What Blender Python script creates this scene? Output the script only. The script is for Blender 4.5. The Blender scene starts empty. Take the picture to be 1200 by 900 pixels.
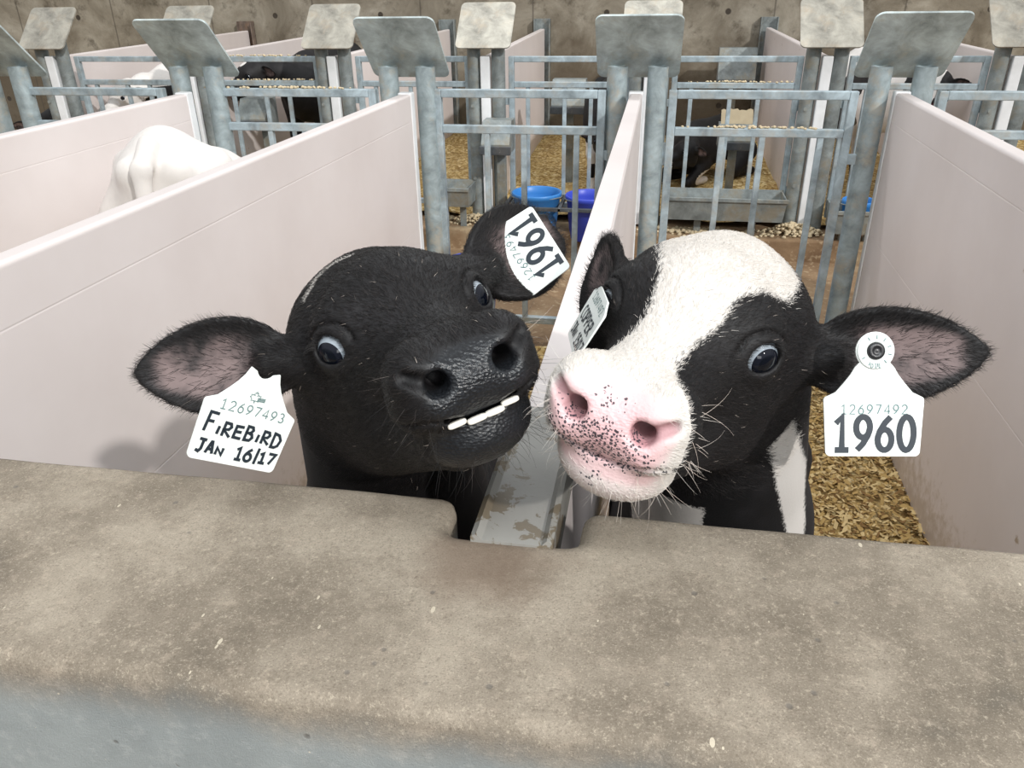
import bpy, bmesh, math, random
import numpy as np
from mathutils import Vector, Matrix

# ------------------------------------------------------------------ camera, light, exposure
S = bpy.context.scene
COL = S.collection
PITCH, YAW, ROLL, CZ, FPX = math.radians(27.06), math.radians(10.5), math.radians(0.9), 1.63, 918.0
fh = Vector((-math.sin(YAW), math.cos(YAW), 0)); rt = Vector((math.cos(YAW), math.sin(YAW), 0)); up = Vector((0, 0, 1))
fw = fh * math.cos(PITCH) - up * math.sin(PITCH); cu = fh * math.sin(PITCH) + up * math.cos(PITCH)
RT = rt * math.cos(ROLL) - cu * math.sin(ROLL); CU = cu * math.cos(ROLL) + rt * math.sin(ROLL)
cam = bpy.data.cameras.new('camera'); camo = bpy.data.objects.new('camera', cam); COL.objects.link(camo)
cam.sensor_width = 36.0; cam.lens = FPX * 36.0 / 1200.0; cam.clip_start = 0.02; cam.clip_end = 100
m3 = Matrix((RT, CU, -fw)).transposed()
camo.matrix_world = Matrix.Translation((0, 0, CZ)) @ m3.to_4x4()
S.camera = camo

W = bpy.data.worlds.new('barn_daylight'); S.world = W; W.use_nodes = True
wt = W.node_tree; bg = wt.nodes['Background']; bg.inputs[1].default_value = 0.98
tc = wt.nodes.new('ShaderNodeTexCoord'); sp = wt.nodes.new('ShaderNodeSeparateXYZ'); rp = wt.nodes.new('ShaderNodeValToRGB')      # dim barn sides, light roof
wt.links.new(tc.outputs['Generated'], sp.inputs[0]); wt.links.new(sp.outputs[2], rp.inputs[0]); wt.links.new(rp.outputs[0], bg.inputs[0])
for el, (p_, c_) in zip([rp.color_ramp.elements[0], rp.color_ramp.elements[1], rp.color_ramp.elements.new(0.5)], ((0.0, (0.20, 0.20, 0.20, 1)), (1.0, (0.96, 0.99, 1.0, 1)), (0.34, (0.74, 0.77, 0.79, 1)))):
    el.position = p_; el.color = c_

def sun(name, direction, energy, angle, col):
    l = bpy.data.lights.new(name, 'SUN'); l.energy = energy; l.angle = math.radians(angle); l.color = col
    o = bpy.data.objects.new(name, l); COL.objects.link(o)
    o.rotation_euler = Vector(direction).to_track_quat('-Z', 'Y').to_euler(); o.location = (3, -3, 4)
sun('daylight_from_open_side', (-0.73, 0.72, -0.62), 2.1, 1.6, (1.0, 0.97, 0.93))
def area(name, loc, rot, sx, sy, power, col=(1, 1, 1)):
    l = bpy.data.lights.new(name, 'AREA'); l.shape = 'RECTANGLE'; l.size = sx; l.size_y = sy; l.energy = power; l.color = col
    o = bpy.data.objects.new(name, l); COL.objects.link(o); o.location = loc; o.rotation_euler = rot
area('ceiling_tube_light_near', (0.5, -0.6, 3.1), (math.radians(12), 0, 0), 2.2, 0.25, 45, (0.93, 0.98, 1.0))
area('ceiling_tube_light_far', (-0.6, 4.7, 3.6), (0, 0, 0), 2.4, 0.25, 50, (0.95, 0.98, 1.0))
area('catchlight_fill_behind', (0.75, -2.1, 2.05), (math.radians(80), 0, math.radians(12)), 1.0, 0.7, 13, (0.96, 0.98, 1.0))  # unseen lamp behind the camera, added for eye catchlights and forward fill
S.view_settings.view_transform = 'Standard'; S.view_settings.look = 'None'
S.view_settings.exposure = 0.0; S.view_settings.gamma = 1.0; S.view_settings.use_curve_mapping = False
S.cycles.use_denoising = True

rng = random.Random(7)
nrng = np.random.RandomState(11)

# ------------------------------------------------------------------ material helpers
def mat(name, color=(0.5, 0.5, 0.5), rough=0.5, metal=0.0, spec=0.5):
    m = bpy.data.materials.new(name); m.use_nodes = True
    b = m.node_tree.nodes['Principled BSDF']
    b.inputs['Base Color'].default_value = (*color, 1); b.inputs['Roughness'].default_value = rough
    b.inputs['Metallic'].default_value = metal; b.inputs['Specular IOR Level'].default_value = spec
    return m
class NT:
    def __init__(s, m): s.t = m.node_tree; s.b = s.t.nodes['Principled BSDF']
    def n(s, kind, **kw):
        nd = s.t.nodes.new('ShaderNode' + kind)
        for k, v in kw.items(): setattr(nd, k, v)
        return nd
    def l(s, a, b): s.t.links.new(a, b)
    def coord(s, out='Object'):
        return s.n('TexCoord').outputs[out]
    def noise(s, scale, detail=4, rough=0.55, vec=None, dist=0.0):
        nd = s.n('TexNoise'); nd.inputs['Scale'].default_value = scale; nd.inputs['Detail'].default_value = detail
        nd.inputs['Roughness'].default_value = rough; nd.inputs['Distortion'].default_value = dist
        s.l(vec if vec is not None else s.coord(), nd.inputs['Vector']); return nd.outputs['Fac']
    def voro(s, scale, vec=None, feature='F1', out='Distance'):
        nd = s.n('TexVoronoi', feature=feature); nd.inputs['Scale'].default_value = scale
        s.l(vec if vec is not None else s.coord(), nd.inputs['Vector']); return nd.outputs[out]
    def ramp(s, fac, stops):
        nd = s.n('ValToRGB'); e = nd.color_ramp.elements
        while len(e) < len(stops): e.new(0.5)
        for el, (p, c) in zip(e, stops):
            el.position = p; el.color = (*c, 1) if len(c) == 3 else c
        s.l(fac, nd.inputs['Fac']); return nd.outputs['Color']
    def mix(s, fac, a, b):
        nd = s.n('Mix', data_type='RGBA')
        if isinstance(fac, (int, float)): nd.inputs[0].default_value = fac
        else: s.l(fac, nd.inputs[0])
        for sock, v in ((nd.inputs[6], a), (nd.inputs[7], b)):
            if isinstance(v, tuple): sock.default_value = (*v, 1)
            else: s.l(v, sock)
        return nd.outputs[2]
    def math(s, op, a, b=0.0, c=None):
        nd = s.n('Math', operation=op)
        for i, v in enumerate((a, b) + ((c,) if c is not None else ())):
            if isinstance(v, (int, float)): nd.inputs[i].default_value = v
            else: s.l(v, nd.inputs[i])
        return nd.outputs[0]
    def step(s, v, lo, hi):
        nd = s.n('MapRange', interpolation_type='SMOOTHSTEP')
        nd.inputs[1].default_value = lo; nd.inputs[2].default_value = hi
        s.l(v, nd.inputs[0]); return nd.outputs[0]
    def attr(s, name, out='Fac'):
        nd = s.n('Attribute'); nd.attribute_name = name; return nd.outputs[out]
    def bump(s, h, strength=0.3, dist=0.01, prev=None):
        nd = s.n('Bump'); nd.inputs['Strength'].default_value = strength; nd.inputs['Distance'].default_value = dist
        s.l(h, nd.inputs['Height'])
        if prev is not None: s.l(prev, nd.inputs['Normal'])
        return nd.outputs[0]
    def scaled(s, sc, loc=(0, 0, 0)):
        nd = s.n('Mapping'); nd.inputs['Scale'].default_value = sc; nd.inputs['Location'].default_value = loc
        s.l(s.coord(), nd.inputs['Vector']); return nd.outputs[0]
    def base(s, c): s.l(c, s.b.inputs['Base Color'])
    def rough(s, c): s.l(c, s.b.inputs['Roughness'])
    def normal(s, c): s.l(c, s.b.inputs['Normal'])
    def sep(s, vec):
        nd = s.n('SeparateXYZ'); s.l(vec, nd.inputs[0]); return nd.outputs

# --- front wall concrete: dusty brown top, cleaner grey face
def m_kerb():
    m = mat('worn_concrete', rough=0.9, spec=0.25); t = NT(m)
    a = t.noise(7, 6, 0.65); b = t.noise(60, 5, 0.7); c = t.noise(650, 3, 0.75); c2 = t.noise(190, 5, 0.8)
    top = t.ramp(a, [(0.34, (0.135, 0.112, 0.085)), (0.5, (0.225, 0.19, 0.148)), (0.64, (0.325, 0.28, 0.222))])
    top = t.mix(t.math('MULTIPLY', t.step(b, 0.5, 0.72), 0.4), top, (0.42, 0.35, 0.275))
    top = t.mix(t.math('MULTIPLY', t.step(c, 0.56, 0.70), 0.5), top, (0.52, 0.45, 0.36))
    top = t.mix(t.math('MULTIPLY', t.step(c, 0.45, 0.36), 0.5), top, (0.11, 0.085, 0.062))
    top = t.mix(t.math('MULTIPLY', t.step(c2, 0.55, 0.66), 0.55), top, (0.47, 0.41, 0.32))
    top = t.mix(t.math('MULTIPLY', t.step(c2, 0.45, 0.36), 0.4), top, (0.13, 0.105, 0.08))
    face = t.ramp(a, [(0.3, (0.215, 0.235, 0.235)), (0.7, (0.32, 0.345, 0.34))])
    face = t.mix(t.math('MULTIPLY', t.step(b, 0.52, 0.68), 0.3), face, (0.42, 0.43, 0.42))
    geo = t.n('NewGeometry'); nz = t.sep(geo.outputs['Normal'])[2]
    pos = t.sep(t.coord())
    grime = t.math('ADD', t.math('MULTIPLY', t.math('SUBTRACT', pos[2], 1.165), 30.0), t.math('MULTIPLY', t.math('SUBTRACT', a, 0.5), 2.2))
    col = t.mix(t.step(grime, -0.6, 0.9), face, top)
    # straw dust flecks and a wet brown stain in front of the slot
    v = t.n('TexVoronoi'); v.inputs['Scale'].default_value = 150; t.l(t.scaled((1, .45, 1)), v.inputs['Vector'])
    sel = t.sep(v.outputs['Color'])
    fleck = t.math('MULTIPLY', t.math('LESS_THAN', v.outputs['Distance'], t.math('MULTIPLY', sel[1], 0.3)), t.math('GREATER_THAN', sel[0], 0.965))
    col = t.mix(t.math('MULTIPLY', fleck, 0.7), col, (0.62, 0.55, 0.43))
    d = t.n('VectorMath', operation='DISTANCE'); t.l(t.coord(), d.inputs[0]); d.inputs[1].default_value = (-0.115, 0.505, 1.2)
    st = t.math('ADD', d.outputs['Value'], t.math('MULTIPLY', t.math('SUBTRACT', t.noise(30, 4), 0.5), 0.09))
    col = t.mix(t.math('MULTIPLY', t.step(st, 0.085, 0.015), 0.6), col, (0.15, 0.10, 0.07))
    pit = t.voro(34); psel = t.step(pit, 0.11, 0.05)
    pm = t.math('MULTIPLY', psel, t.math('GREATER_THAN', t.noise(11, 1), 0.53))
    col = t.mix(t.math('MULTIPLY', pm, 0.6), col, (0.12, 0.11, 0.10))
    t.base(col)
    h = t.math('ADD', t.math('ADD', t.math('MULTIPLY', b, 0.25), t.math('MULTIPLY', c, 0.6)), t.math('MULTIPLY', c2, 0.5))
    h = t.math('SUBTRACT', h, t.math('MULTIPLY', pm, 0.6))
    t.normal(t.bump(h, 0.4, 0.0035)); return m
def m_backwall():
    m = mat('stained_concrete', rough=0.92, spec=0.2); t = NT(m)
    a = t.noise(1.7, 6, 0.7, dist=0.5); b = t.noise(5, 6, 0.7); pos = t.sep(t.coord())
    c = t.ramp(a, [(0.3, (0.14, 0.12, 0.09)), (0.5, (0.25, 0.222, 0.175)), (0.7, (0.39, 0.36, 0.30))])
    c = t.mix(t.math('MULTIPLY', t.step(b, 0.52, 0.7), 0.7), c, (0.075, 0.062, 0.045))
    low = t.math('ADD', t.math('MULTIPLY', t.math('SUBTRACT', 1.25, pos[2]), 1.6), t.math('MULTIPLY', t.math('SUBTRACT', t.noise(2.2, 5), 0.5), 3.0))
    c = t.mix(t.math('MULTIPLY', t.step(low, -0.1, 1.0), 0.75), c, (0.085, 0.065, 0.043))
    jx = t.math('ABSOLUTE', t.math('SUBTRACT', t.math('FRACT', t.math('ADD', t.math('DIVIDE', pos[0], 1.22), 0.13)), 0.5))
    c = t.mix(t.math('MULTIPLY', t.step(jx, 0.49, 0.497), 0.6), c, (0.07, 0.06, 0.05))
    hx = t.math('SUBTRACT', t.math('FRACT', t.math('DIVIDE', pos[0], 1.22)), 0.5); hz = t.math('SUBTRACT', t.math('FRACT', t.math('DIVIDE', pos[2], 0.9)), 0.5)
    r = t.math('SQRT', t.math('ADD', t.math('POWER', t.math('MULTIPLY', hx, 1.22), 2), t.math('POWER', t.math('MULTIPLY', hz, 0.9), 2)))
    c = t.mix(t.step(r, 0.034, 0.022), c, (0.06, 0.05, 0.04))
    t.base(c); t.normal(t.bump(t.math('SUBTRACT', b, t.math('MULTIPLY', t.step(r, 0.034, 0.022), 1.0)), 0.4, 0.02)); return m
def m_panel():
    m = mat('white_plastic', rough=0.42, spec=0.4); t = NT(m)
    a = t.noise(1.6, 5, 0.6); b = t.noise(26, 4, 0.7); pos = t.sep(t.coord())
    c = t.ramp(a, [(0.3, (0.68, 0.615, 0.595)), (0.7, (0.76, 0.70, 0.685))])
    low = t.math('ADD', t.math('MULTIPLY', t.math('SUBTRACT', 0.22, pos[2]), 5.0), t.math('MULTIPLY', t.math('SUBTRACT', b, 0.5), 2.5))
    c = t.mix(t.math('MULTIPLY', t.step(low, 0, 1.0), 0.55), c, (0.36, 0.27, 0.17))
    v = t.n('TexVoronoi'); v.inputs['Scale'].default_value = 5.5; t.l(t.scaled((1, 1, 1)), v.inputs['Vector'])
    sel = t.sep(v.outputs['Color'])[0]
    dd = t.math('ADD', v.outputs['Distance'], t.math('MULTIPLY', t.math('SUBTRACT', t.noise(90, 3), 0.5), 0.12))
    sp = t.math('MULTIPLY', t.step(dd, 0.075, 0.03), t.math('GREATER_THAN', sel, 0.70))
    c = t.mix(t.math('MULTIPLY', sp, 0.8), c, (0.33, 0.24, 0.15))
    t.base(c); t.normal(t.bump(t.noise(3, 3), 0.06, 0.02)); return m
def m_channel():
    m = mat('clean_white_plastic', (0.80, 0.82, 0.84), 0.4); t = NT(m)
    t.base(t.ramp(t.noise(8, 5), [(0.35, (0.72, 0.74, 0.75)), (0.65, (0.84, 0.86, 0.88))])); return m
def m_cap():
    m = mat('grey_plastic_trim_shaded', rough=0.5); t = NT(m)
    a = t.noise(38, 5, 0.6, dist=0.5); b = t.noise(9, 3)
    c = t.ramp(b, [(0.3, (0.235, 0.23, 0.21)), (0.7, (0.33, 0.32, 0.295))])  # grey plastic, colour darkened further to carry shade from the calves
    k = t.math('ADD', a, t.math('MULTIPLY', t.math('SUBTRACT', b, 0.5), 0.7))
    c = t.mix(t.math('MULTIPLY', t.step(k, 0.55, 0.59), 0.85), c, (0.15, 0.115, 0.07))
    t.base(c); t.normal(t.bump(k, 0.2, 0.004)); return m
def m_steel(name, tint=(0.38, 0.46, 0.50), dirt=(0.42, 0.37, 0.29), amount=0.5):
    m = mat(name, rough=0.5, metal=0.25, spec=0.5); t = NT(m)
    a = t.noise(9, 5, 0.65, dist=0.4); b = t.noise(46, 4, 0.7)
    lo = tuple(x * 0.55 for x in tint); hi = tuple(min(1, x * 1.5) for x in tint)
    c = t.ramp(a, [(0.3, lo), (0.52, tint), (0.75, hi)])
    c = t.mix(t.math('MULTIPLY', t.step(t.noise(5, 6, 0.7), 0.48, 0.66), amount), c, dirt)
    c = t.mix(t.math('MULTIPLY', t.step(b, 0.6, 0.75), 0.35), c, (0.60, 0.58, 0.52))
    t.base(c); t.rough(t.ramp(b, [(0.3, (0.38,) * 3), (0.7, (0.68,) * 3)])); t.normal(t.bump(b, 0.15, 0.003)); return m
def m_straw(name='straw_bedding_surface', k=1.0):
    m = mat(name, rough=0.95, spec=0.1); t = NT(m)
    v = t.n('TexVoronoi'); v.inputs['Scale'].default_value = 55; t.l(t.scaled((1, 0.6, 1)), v.inputs['Vector'])
    s0 = t.sep(v.outputs['Color'])[0]
    c = t.ramp(s0, [(0.0, (0.26 * k, 0.16 * k, 0.055 * k)), (0.45, (0.46 * k, 0.32 * k, 0.13 * k)), (0.8, (0.62 * k, 0.47 * k, 0.22 * k)), (1.0, (0.75 * k, 0.62 * k, 0.36 * k))])
    c = t.mix(t.math('MULTIPLY', t.step(t.noise(6, 5), 0.5, 0.7), 0.45), c, (0.25 * k, 0.155 * k, 0.07 * k))
    t.base(c); t.normal(t.bump(t.math('ADD', s0, t.noise(40, 3)), 0.7, 0.012)); return m
def m_aisle():
    m = mat('aisle_concrete_with_muck', rough=0.85, spec=0.25); t = NT(m)
    a = t.noise(2.5, 6, 0.65); b = t.noise(30, 4)
    c = t.ramp(a, [(0.3, (0.15, 0.09, 0.05)), (0.55, (0.27, 0.18, 0.105)), (0.75, (0.40, 0.32, 0.21))])
    c = t.mix(t.math('MULTIPLY', t.step(b, 0.55, 0.7), 0.5), c, (0.5, 0.4, 0.26))
    t.base(c); t.normal(t.bump(b, 0.4, 0.01)); return m
def m_blue(name, c):
    m = mat(name, c, 0.38, 0, 0.45); t = NT(m)
    t.base(t.mix(t.math('MULTIPLY', t.step(t.noise(14, 5), 0.55, 0.75), 0.4), c, (0.22, 0.25, 0.30))); return m
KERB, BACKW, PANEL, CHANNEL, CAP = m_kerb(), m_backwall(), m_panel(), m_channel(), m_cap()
STEEL = m_steel('galvanised_steel'); PIPE = m_steel('galvanised_pipe', (0.36, 0.43, 0.45), (0.47, 0.42, 0.33), 0.8); STEELD = m_steel('weathered_steel', (0.24, 0.27, 0.27), (0.27, 0.23, 0.16), 0.7)
PLATE = m_steel('dusty_steel_plate', (0.50, 0.57, 0.57), (0.50, 0.47, 0.37), 0.7); PLATEW = m_steel('pale_dusty_plate', (0.34, 0.325, 0.28), (0.38, 0.30, 0.21), 0.6)
DARKST = m_steel('dark_steel', (0.075, 0.085, 0.095), (0.12, 0.1, 0.08), 0.4)
STRAW, AISLE = m_straw(), m_aisle()
BLUE, BLUE2 = m_blue('bright_blue_plastic', (0.04, 0.21, 0.55)), m_blue('deep_blue_plastic', (0.045, 0.075, 0.52))
FEED = mat('pale_meal', (0.60, 0.50, 0.34), 0.95, 0, 0.1)
RUST = m_steel('rusty_bracket', (0.22, 0.17, 0.14), (0.24, 0.12, 0.05), 0.6)

# ------------------------------------------------------------------ mesh helpers
def mobj(name, verts, faces, mats, parent=None, smooth=False, midx=None):
    me = bpy.data.meshes.new(name)
    if isinstance(verts, np.ndarray): verts = verts.tolist()
    if isinstance(faces, np.ndarray): faces = faces.tolist()
    me.from_pydata(verts, [], faces)
    for m in (mats if isinstance(mats, (list, tuple)) else [mats]): me.materials.append(m)
    if midx is not None: me.polygons.foreach_set('material_index', np.asarray(midx, dtype=np.int32))
    if smooth is True: me.polygons.foreach_set('use_smooth', np.ones(len(faces), dtype=bool))
    elif smooth: me.polygons.foreach_set('use_smooth', np.asarray(smooth, dtype=bool))
    me.update()
    o = bpy.data.objects.new(name, me); COL.objects.link(o)
    if parent is not None: o.parent = parent
    return o
class MB:
    """collects shapes into one mesh"""
    def __init__(s): s.v, s.f, s.m, s.s = [], [], [], []
    def add(s, vs, fs, mi=0, smooth=False):
        b = len(s.v); s.v += [tuple(v) for v in vs]; s.f += [tuple(b + i for i in f) for f in fs]
        s.m += [mi] * len(fs); s.s += [smooth] * len(fs)
    def bm(s, bm, mi=0, smooth=False):
        bm.verts.ensure_lookup_table(); s.add([v.co[:] for v in bm.verts], [[v.index for v in f.verts] for f in bm.faces], mi, smooth); bm.free()
    def box(s, lo, hi, bev=0.0, mi=0, M=None, seg=2):
        bm = bmesh.new(); bmesh.ops.create_cube(bm, size=1.0)
        c = [(a + b) / 2 for a, b in zip(lo, hi)]; d = [b - a for a, b in zip(lo, hi)]
        for v in bm.verts: v.co = Vector((v.co.x * d[0] + c[0], v.co.y * d[1] + c[1], v.co.z * d[2] + c[2]))
        if bev > 0: bmesh.ops.bevel(bm, geom=bm.edges[:], offset=bev, segments=seg, affect='EDGES', profile=0.5)
        if M is not None: bmesh.ops.transform(bm, matrix=M, verts=bm.verts)
        bm.verts.index_update(); s.bm(bm, mi)
    def tube(s, a, b, r0, r1=None, n=20, mi=0, caps=True, smooth=True):
        r1 = r0 if r1 is None else r1
        a, b = Vector(a), Vector(b); d = (b - a).normalized(); x = d.orthogonal().normalized(); y = d.cross(x)
        vs = []
        for p, r in ((a, r0), (b, r1)):
            for i in range(n):
                t = 2 * math.pi * i / n; vs.append(p + x * (r * math.cos(t)) + y * (r * math.sin(t)))
        s.add(vs, [(i, (i + 1) % n, n + (i + 1) % n, n + i) for i in range(n)], mi, smooth)
        if caps: s.add(vs[:n], [tuple(range(n))[::-1]], mi); s.add(vs[n:], [tuple(range(n))], mi)
    def path(s, pts, r, n=10, mi=0):
        """round bar along a polyline"""
        pts = [Vector(p) for p in pts]; vs = []; x = None
        for i, p in enumerate(pts):
            d = ((pts[min(i + 1, len(pts) - 1)] - p).normalized() + (p - pts[max(i - 1, 0)]).normalized())
            d = d.normalized() if d.length > 1e-6 else Vector((0, 0, 1))
            x = d.orthogonal().normalized() if x is None else (x - d * x.dot(d)).normalized()
            y = d.cross(x)
            for k in range(n):
                t = 2 * math.pi * k / n; vs.append(p + x * (r * math.cos(t)) + y * (r * math.sin(t)))
        fs = [(i * n + k, i * n + (k + 1) % n, (i + 1) * n + (k + 1) % n, (i + 1) * n + k) for i in range(len(pts) - 1) for k in range(n)]
        s.add(vs, fs, mi, True); s.add(vs[:n], [tuple(range(n))[::-1]], mi); s.add(vs[-n:], [tuple(range(n))], mi)
    def lathe(s, prof, n=32, mi=0, smooth=True, M=None):
        vs = []
        for r, z in prof:
            for k in range(n):
                t = 2 * math.pi * k / n; p = Vector((r * math.cos(t), r * math.sin(t), z)); vs.append(M @ p if M else p)
        fs = [(i * n + k, i * n + (k + 1) % n, (i + 1) * n + (k + 1) % n, (i + 1) * n + k) for i in range(len(prof) - 1) for k in range(n)]
        s.add(vs, fs, mi, smooth)
    def prism(s, poly, axis_pts, mi=0):
        """extrude a closed polygon: poly = list of 2D points, axis_pts = function (u, v, t) -> point for t in 0, 1"""
        n = len(poly); vs = [axis_pts(u, v, 0) for u, v in poly] + [axis_pts(u, v, 1) for u, v in poly]
        s.add(vs, [tuple(range(n))[::-1], tuple(range(n, 2 * n))] + [(i, (i + 1) % n, n + (i + 1) % n, n + i) for i in range(n)], mi)
    def build(s, name, mats, parent=None):
        return mobj(name, s.v, s.f, mats, parent, s.s, s.m)
def empty(name, loc=(0, 0, 0), rz=0.0):
    o = bpy.data.objects.new(name, None); COL.objects.link(o); o.location = loc; o.rotation_euler = (0, 0, rz); o.empty_display_size = 0.05; return o
def tag(o, label, cat, group=None, kind=None):
    o['label'] = label; o['category'] = cat
    if group: o['group'] = group
    if kind: o['kind'] = kind
    return o
def structure(o): o['kind'] = 'structure'; return o
def copy_tree(o, parent=None):
    c = o.copy(); COL.objects.link(c)
    if parent is not None: c.parent = parent
    for ch in [x for x in bpy.data.objects if x.parent == o]: copy_tree(ch, c)
    return c

# ------------------------------------------------------------------ signed distance shapes and surface nets
#SDF-BEGIN
def smin(a, b, k):
    h = np.clip(0.5 + 0.5 * (b - a) / k, 0, 1); return b + (a - b) * h - k * h * (1 - h)
def smax(a, b, k): return -smin(-a, -b, k)
def ell(P, c, r):
    c = np.asarray(c, np.float32); r = np.asarray(r, np.float32)
    q = (P - c) / r; k0 = np.sqrt((q * q).sum(-1)); q = q / r; k1 = np.sqrt((q * q).sum(-1)) + 1e-9
    return k0 * (k0 - 1.0) / k1
def sph(P, c, r): return np.sqrt(((P - np.asarray(c, np.float32)) ** 2).sum(-1)) - r
def rcone(P, a, b, r1, r2):
    a = np.asarray(a, np.float32); ba = np.asarray(b, np.float32) - a; pa = P - a
    h = np.clip(pa @ ba / float(ba @ ba), 0, 1)
    return np.sqrt(((pa - h[..., None] * ba) ** 2).sum(-1)) - (r1 + (r2 - r1) * h)
def mirx(P):
    Q = P.copy(); Q[..., 0] = np.abs(Q[..., 0]); return Q
EYE_C = np.array((0.0585, -0.003, 0.005)); EYE_R = 0.0200
EYE_W = np.array((0.63, -0.76, 0.17)); EYE_W = EYE_W / np.linalg.norm(EYE_W)
EYE_U = np.cross(np.array((0, 0, 1.0)), EYE_W); EYE_U /= np.linalg.norm(EYE_U)     # along the lids, towards the back of the head
EYE_V = np.cross(EYE_W, EYE_U)
def nostril_sdf(Q):
    n = rcone(Q, (0.0275, -0.178, -0.0195), (0.0225, -0.140, -0.0180), 0.0102, 0.0065)
    return smin(n, rcone(Q, (0.0310, -0.174, -0.0165), (0.0440, -0.156, -0.0080), 0.0080, 0.0040), 0.006)
def head_sdf(P, open_mouth=0.0, detail=True):
    """calf head, muzzle towards -y, top of the head +z, origin midway between the eyes"""
    Q = mirx(P)
    d = ell(P, (0, 0.055, -0.002), (0.072, 0.090, 0.070))
    d = smin(d, ell(P, (0, 0.015, 0.008), (0.062, 0.065, 0.052)), 0.03)
    d = smin(d, ell(P, (0, 0.112, 0.032), (0.044, 0.040, 0.034)), 0.03)                 # poll
    d = smin(d, ell(Q, (0.048, 0.078, -0.006), (0.034, 0.050, 0.050)), 0.03)            # temple
    d = smin(d, rcone(P, (0, 0.0, -0.022), (0, -0.112, -0.028), 0.054, 0.039), 0.03)    # nose bridge
    d = smin(d, sph(Q, (0.046, 0.004, 0.010), 0.031), 0.022)                            # orbits
    d = smin(d, ell(Q, (0.050, 0.052, -0.050), (0.033, 0.066, 0.064)), 0.03)            # cheek
    d = smin(d, rcone(Q, (0.034, 0.064, -0.100), (0.010, -0.095, -0.080), 0.038, 0.024), 0.03)   # jaw
    d = smin(d, ell(P, (0, -0.128, -0.026), (0.050, 0.040, 0.030)), 0.020)              # muzzle
    d = smin(d, ell(Q, (0.033, -0.136, -0.014), (0.022, 0.030, 0.024)), 0.016)          # nostril wings
    d = smin(d, ell(Q, (0.029, -0.128, -0.038), (0.027, 0.035, 0.018)), 0.014)          # upper lip
    m = ell(P, (0, -0.114, -0.070), (0.045, 0.043, 0.028))         # lower lip and chin
    d = smin(d, m, 0.016)
    if not detail: return d
    # mouth line
    zc = -0.0520 + 0.010 * np.clip((Q[..., 0] - 0.012) / 0.03, 0, 1) + 0.06 * np.clip(P[..., 1] + 0.13, 0, 0.06)
    slab = np.maximum(np.abs(P[..., 2] - zc) - (0.0006 + 0.0012 * open_mouth * (Q[..., 0] < 0.03)), P[..., 1] + 0.078)
    slab = np.maximum(slab, -(d + 0.011))
    d = smax(d, -slab, 0.004)
    # nostrils: comma shaped
    n = nostril_sdf(Q)
    d = smax(d, -n, 0.006)
    # philtrum
    d = smax(d, -rcone(P, (0, -0.181, -0.028), (0, -0.174, -0.056), 0.005, 0.0065), 0.008)
    # eyelids and the opening
    c = EYE_C.astype(np.float32); E = Q - c
    u, v, w = E @ EYE_U.astype(np.float32), E @ EYE_V.astype(np.float32), E @ EYE_W.astype(np.float32)
    d = smin(d, sph(Q, c, EYE_R + 0.0026), 0.007)
    fold = np.abs(np.sqrt((u / 1.25) ** 2 + (v - 0.001) ** 2) - 0.0215) - 0.0010
    fold = np.maximum(fold, -(v - 0.004)); fold = np.maximum(fold, -(w - 0.002))
    fold = np.maximum(fold, -(d + 0.003)); d = smax(d, -fold, 0.004)
    vv = v - 0.10 * u
    o = (np.sqrt((u / 0.0152) ** 2 + (vv / np.where(vv > 0, 0.0138, 0.0116)) ** 2) - 1) * 0.010
    o = np.maximum(o, -(w - 0.0045)); d = smax(d, -o, 0.0022)
    return d
class Ear:
    """base, tip, facing of the hollow side, half width: a cupped leaf"""
    def __init__(s, base, tip, n, hw, cup=9.0, bend=0.0, root=None):
        s.b = np.asarray(base, float); a = np.asarray(tip, float) - s.b; s.L = np.linalg.norm(a); s.a = a / s.L
        n = np.asarray(n, float); n = n - s.a * (n @ s.a); s.n = n / np.linalg.norm(n); s.u = np.cross(s.n, s.a); s.hw, s.cup, s.bend = hw, cup, bend
        s.root = s.b - s.a * 0.03 if root is None else np.asarray(root, float)
    def coords(s, P):
        E = P - s.b.astype(np.float32)
        return (E @ s.a.astype(np.float32)) / s.L, E @ s.u.astype(np.float32), E @ s.n.astype(np.float32)
    def width(s, t):
        t = np.clip(t, 0.0, 1.0)
        return s.hw * np.maximum(np.maximum(np.sin(np.pi * np.clip(t, 0, 1) ** 0.82), 0) ** 0.62, 0.34 * (1 - t) ** 0.5 * (t < 0.35))
    def sdf(s, P):
        t, u, n = s.coords(P)
        nc = s.cup * u * u - 0.012 + s.bend * t * t
        th = 0.0030 + 0.0035 * np.clip(1 - t, 0, 1)
        w = s.width(t)
        g = np.sqrt(1 + (2 * s.cup * u) ** 2)
        du = np.abs(u) - w
        d = smax(np.abs(n - nc) / g - th, du * 0.8, 0.003)
        d = np.maximum(d, (t - 1.0) * s.L); d = np.maximum(d, -t * s.L)
        k = rcone(P, s.root, s.b + s.a * s.L * 0.16 - s.n * 0.006, 0.030, 0.015)
        return smin(d, k, 0.014)
def rotz(a): return np.array([[math.cos(a), -math.sin(a), 0], [math.sin(a), math.cos(a), 0], [0, 0, 1]])
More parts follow.
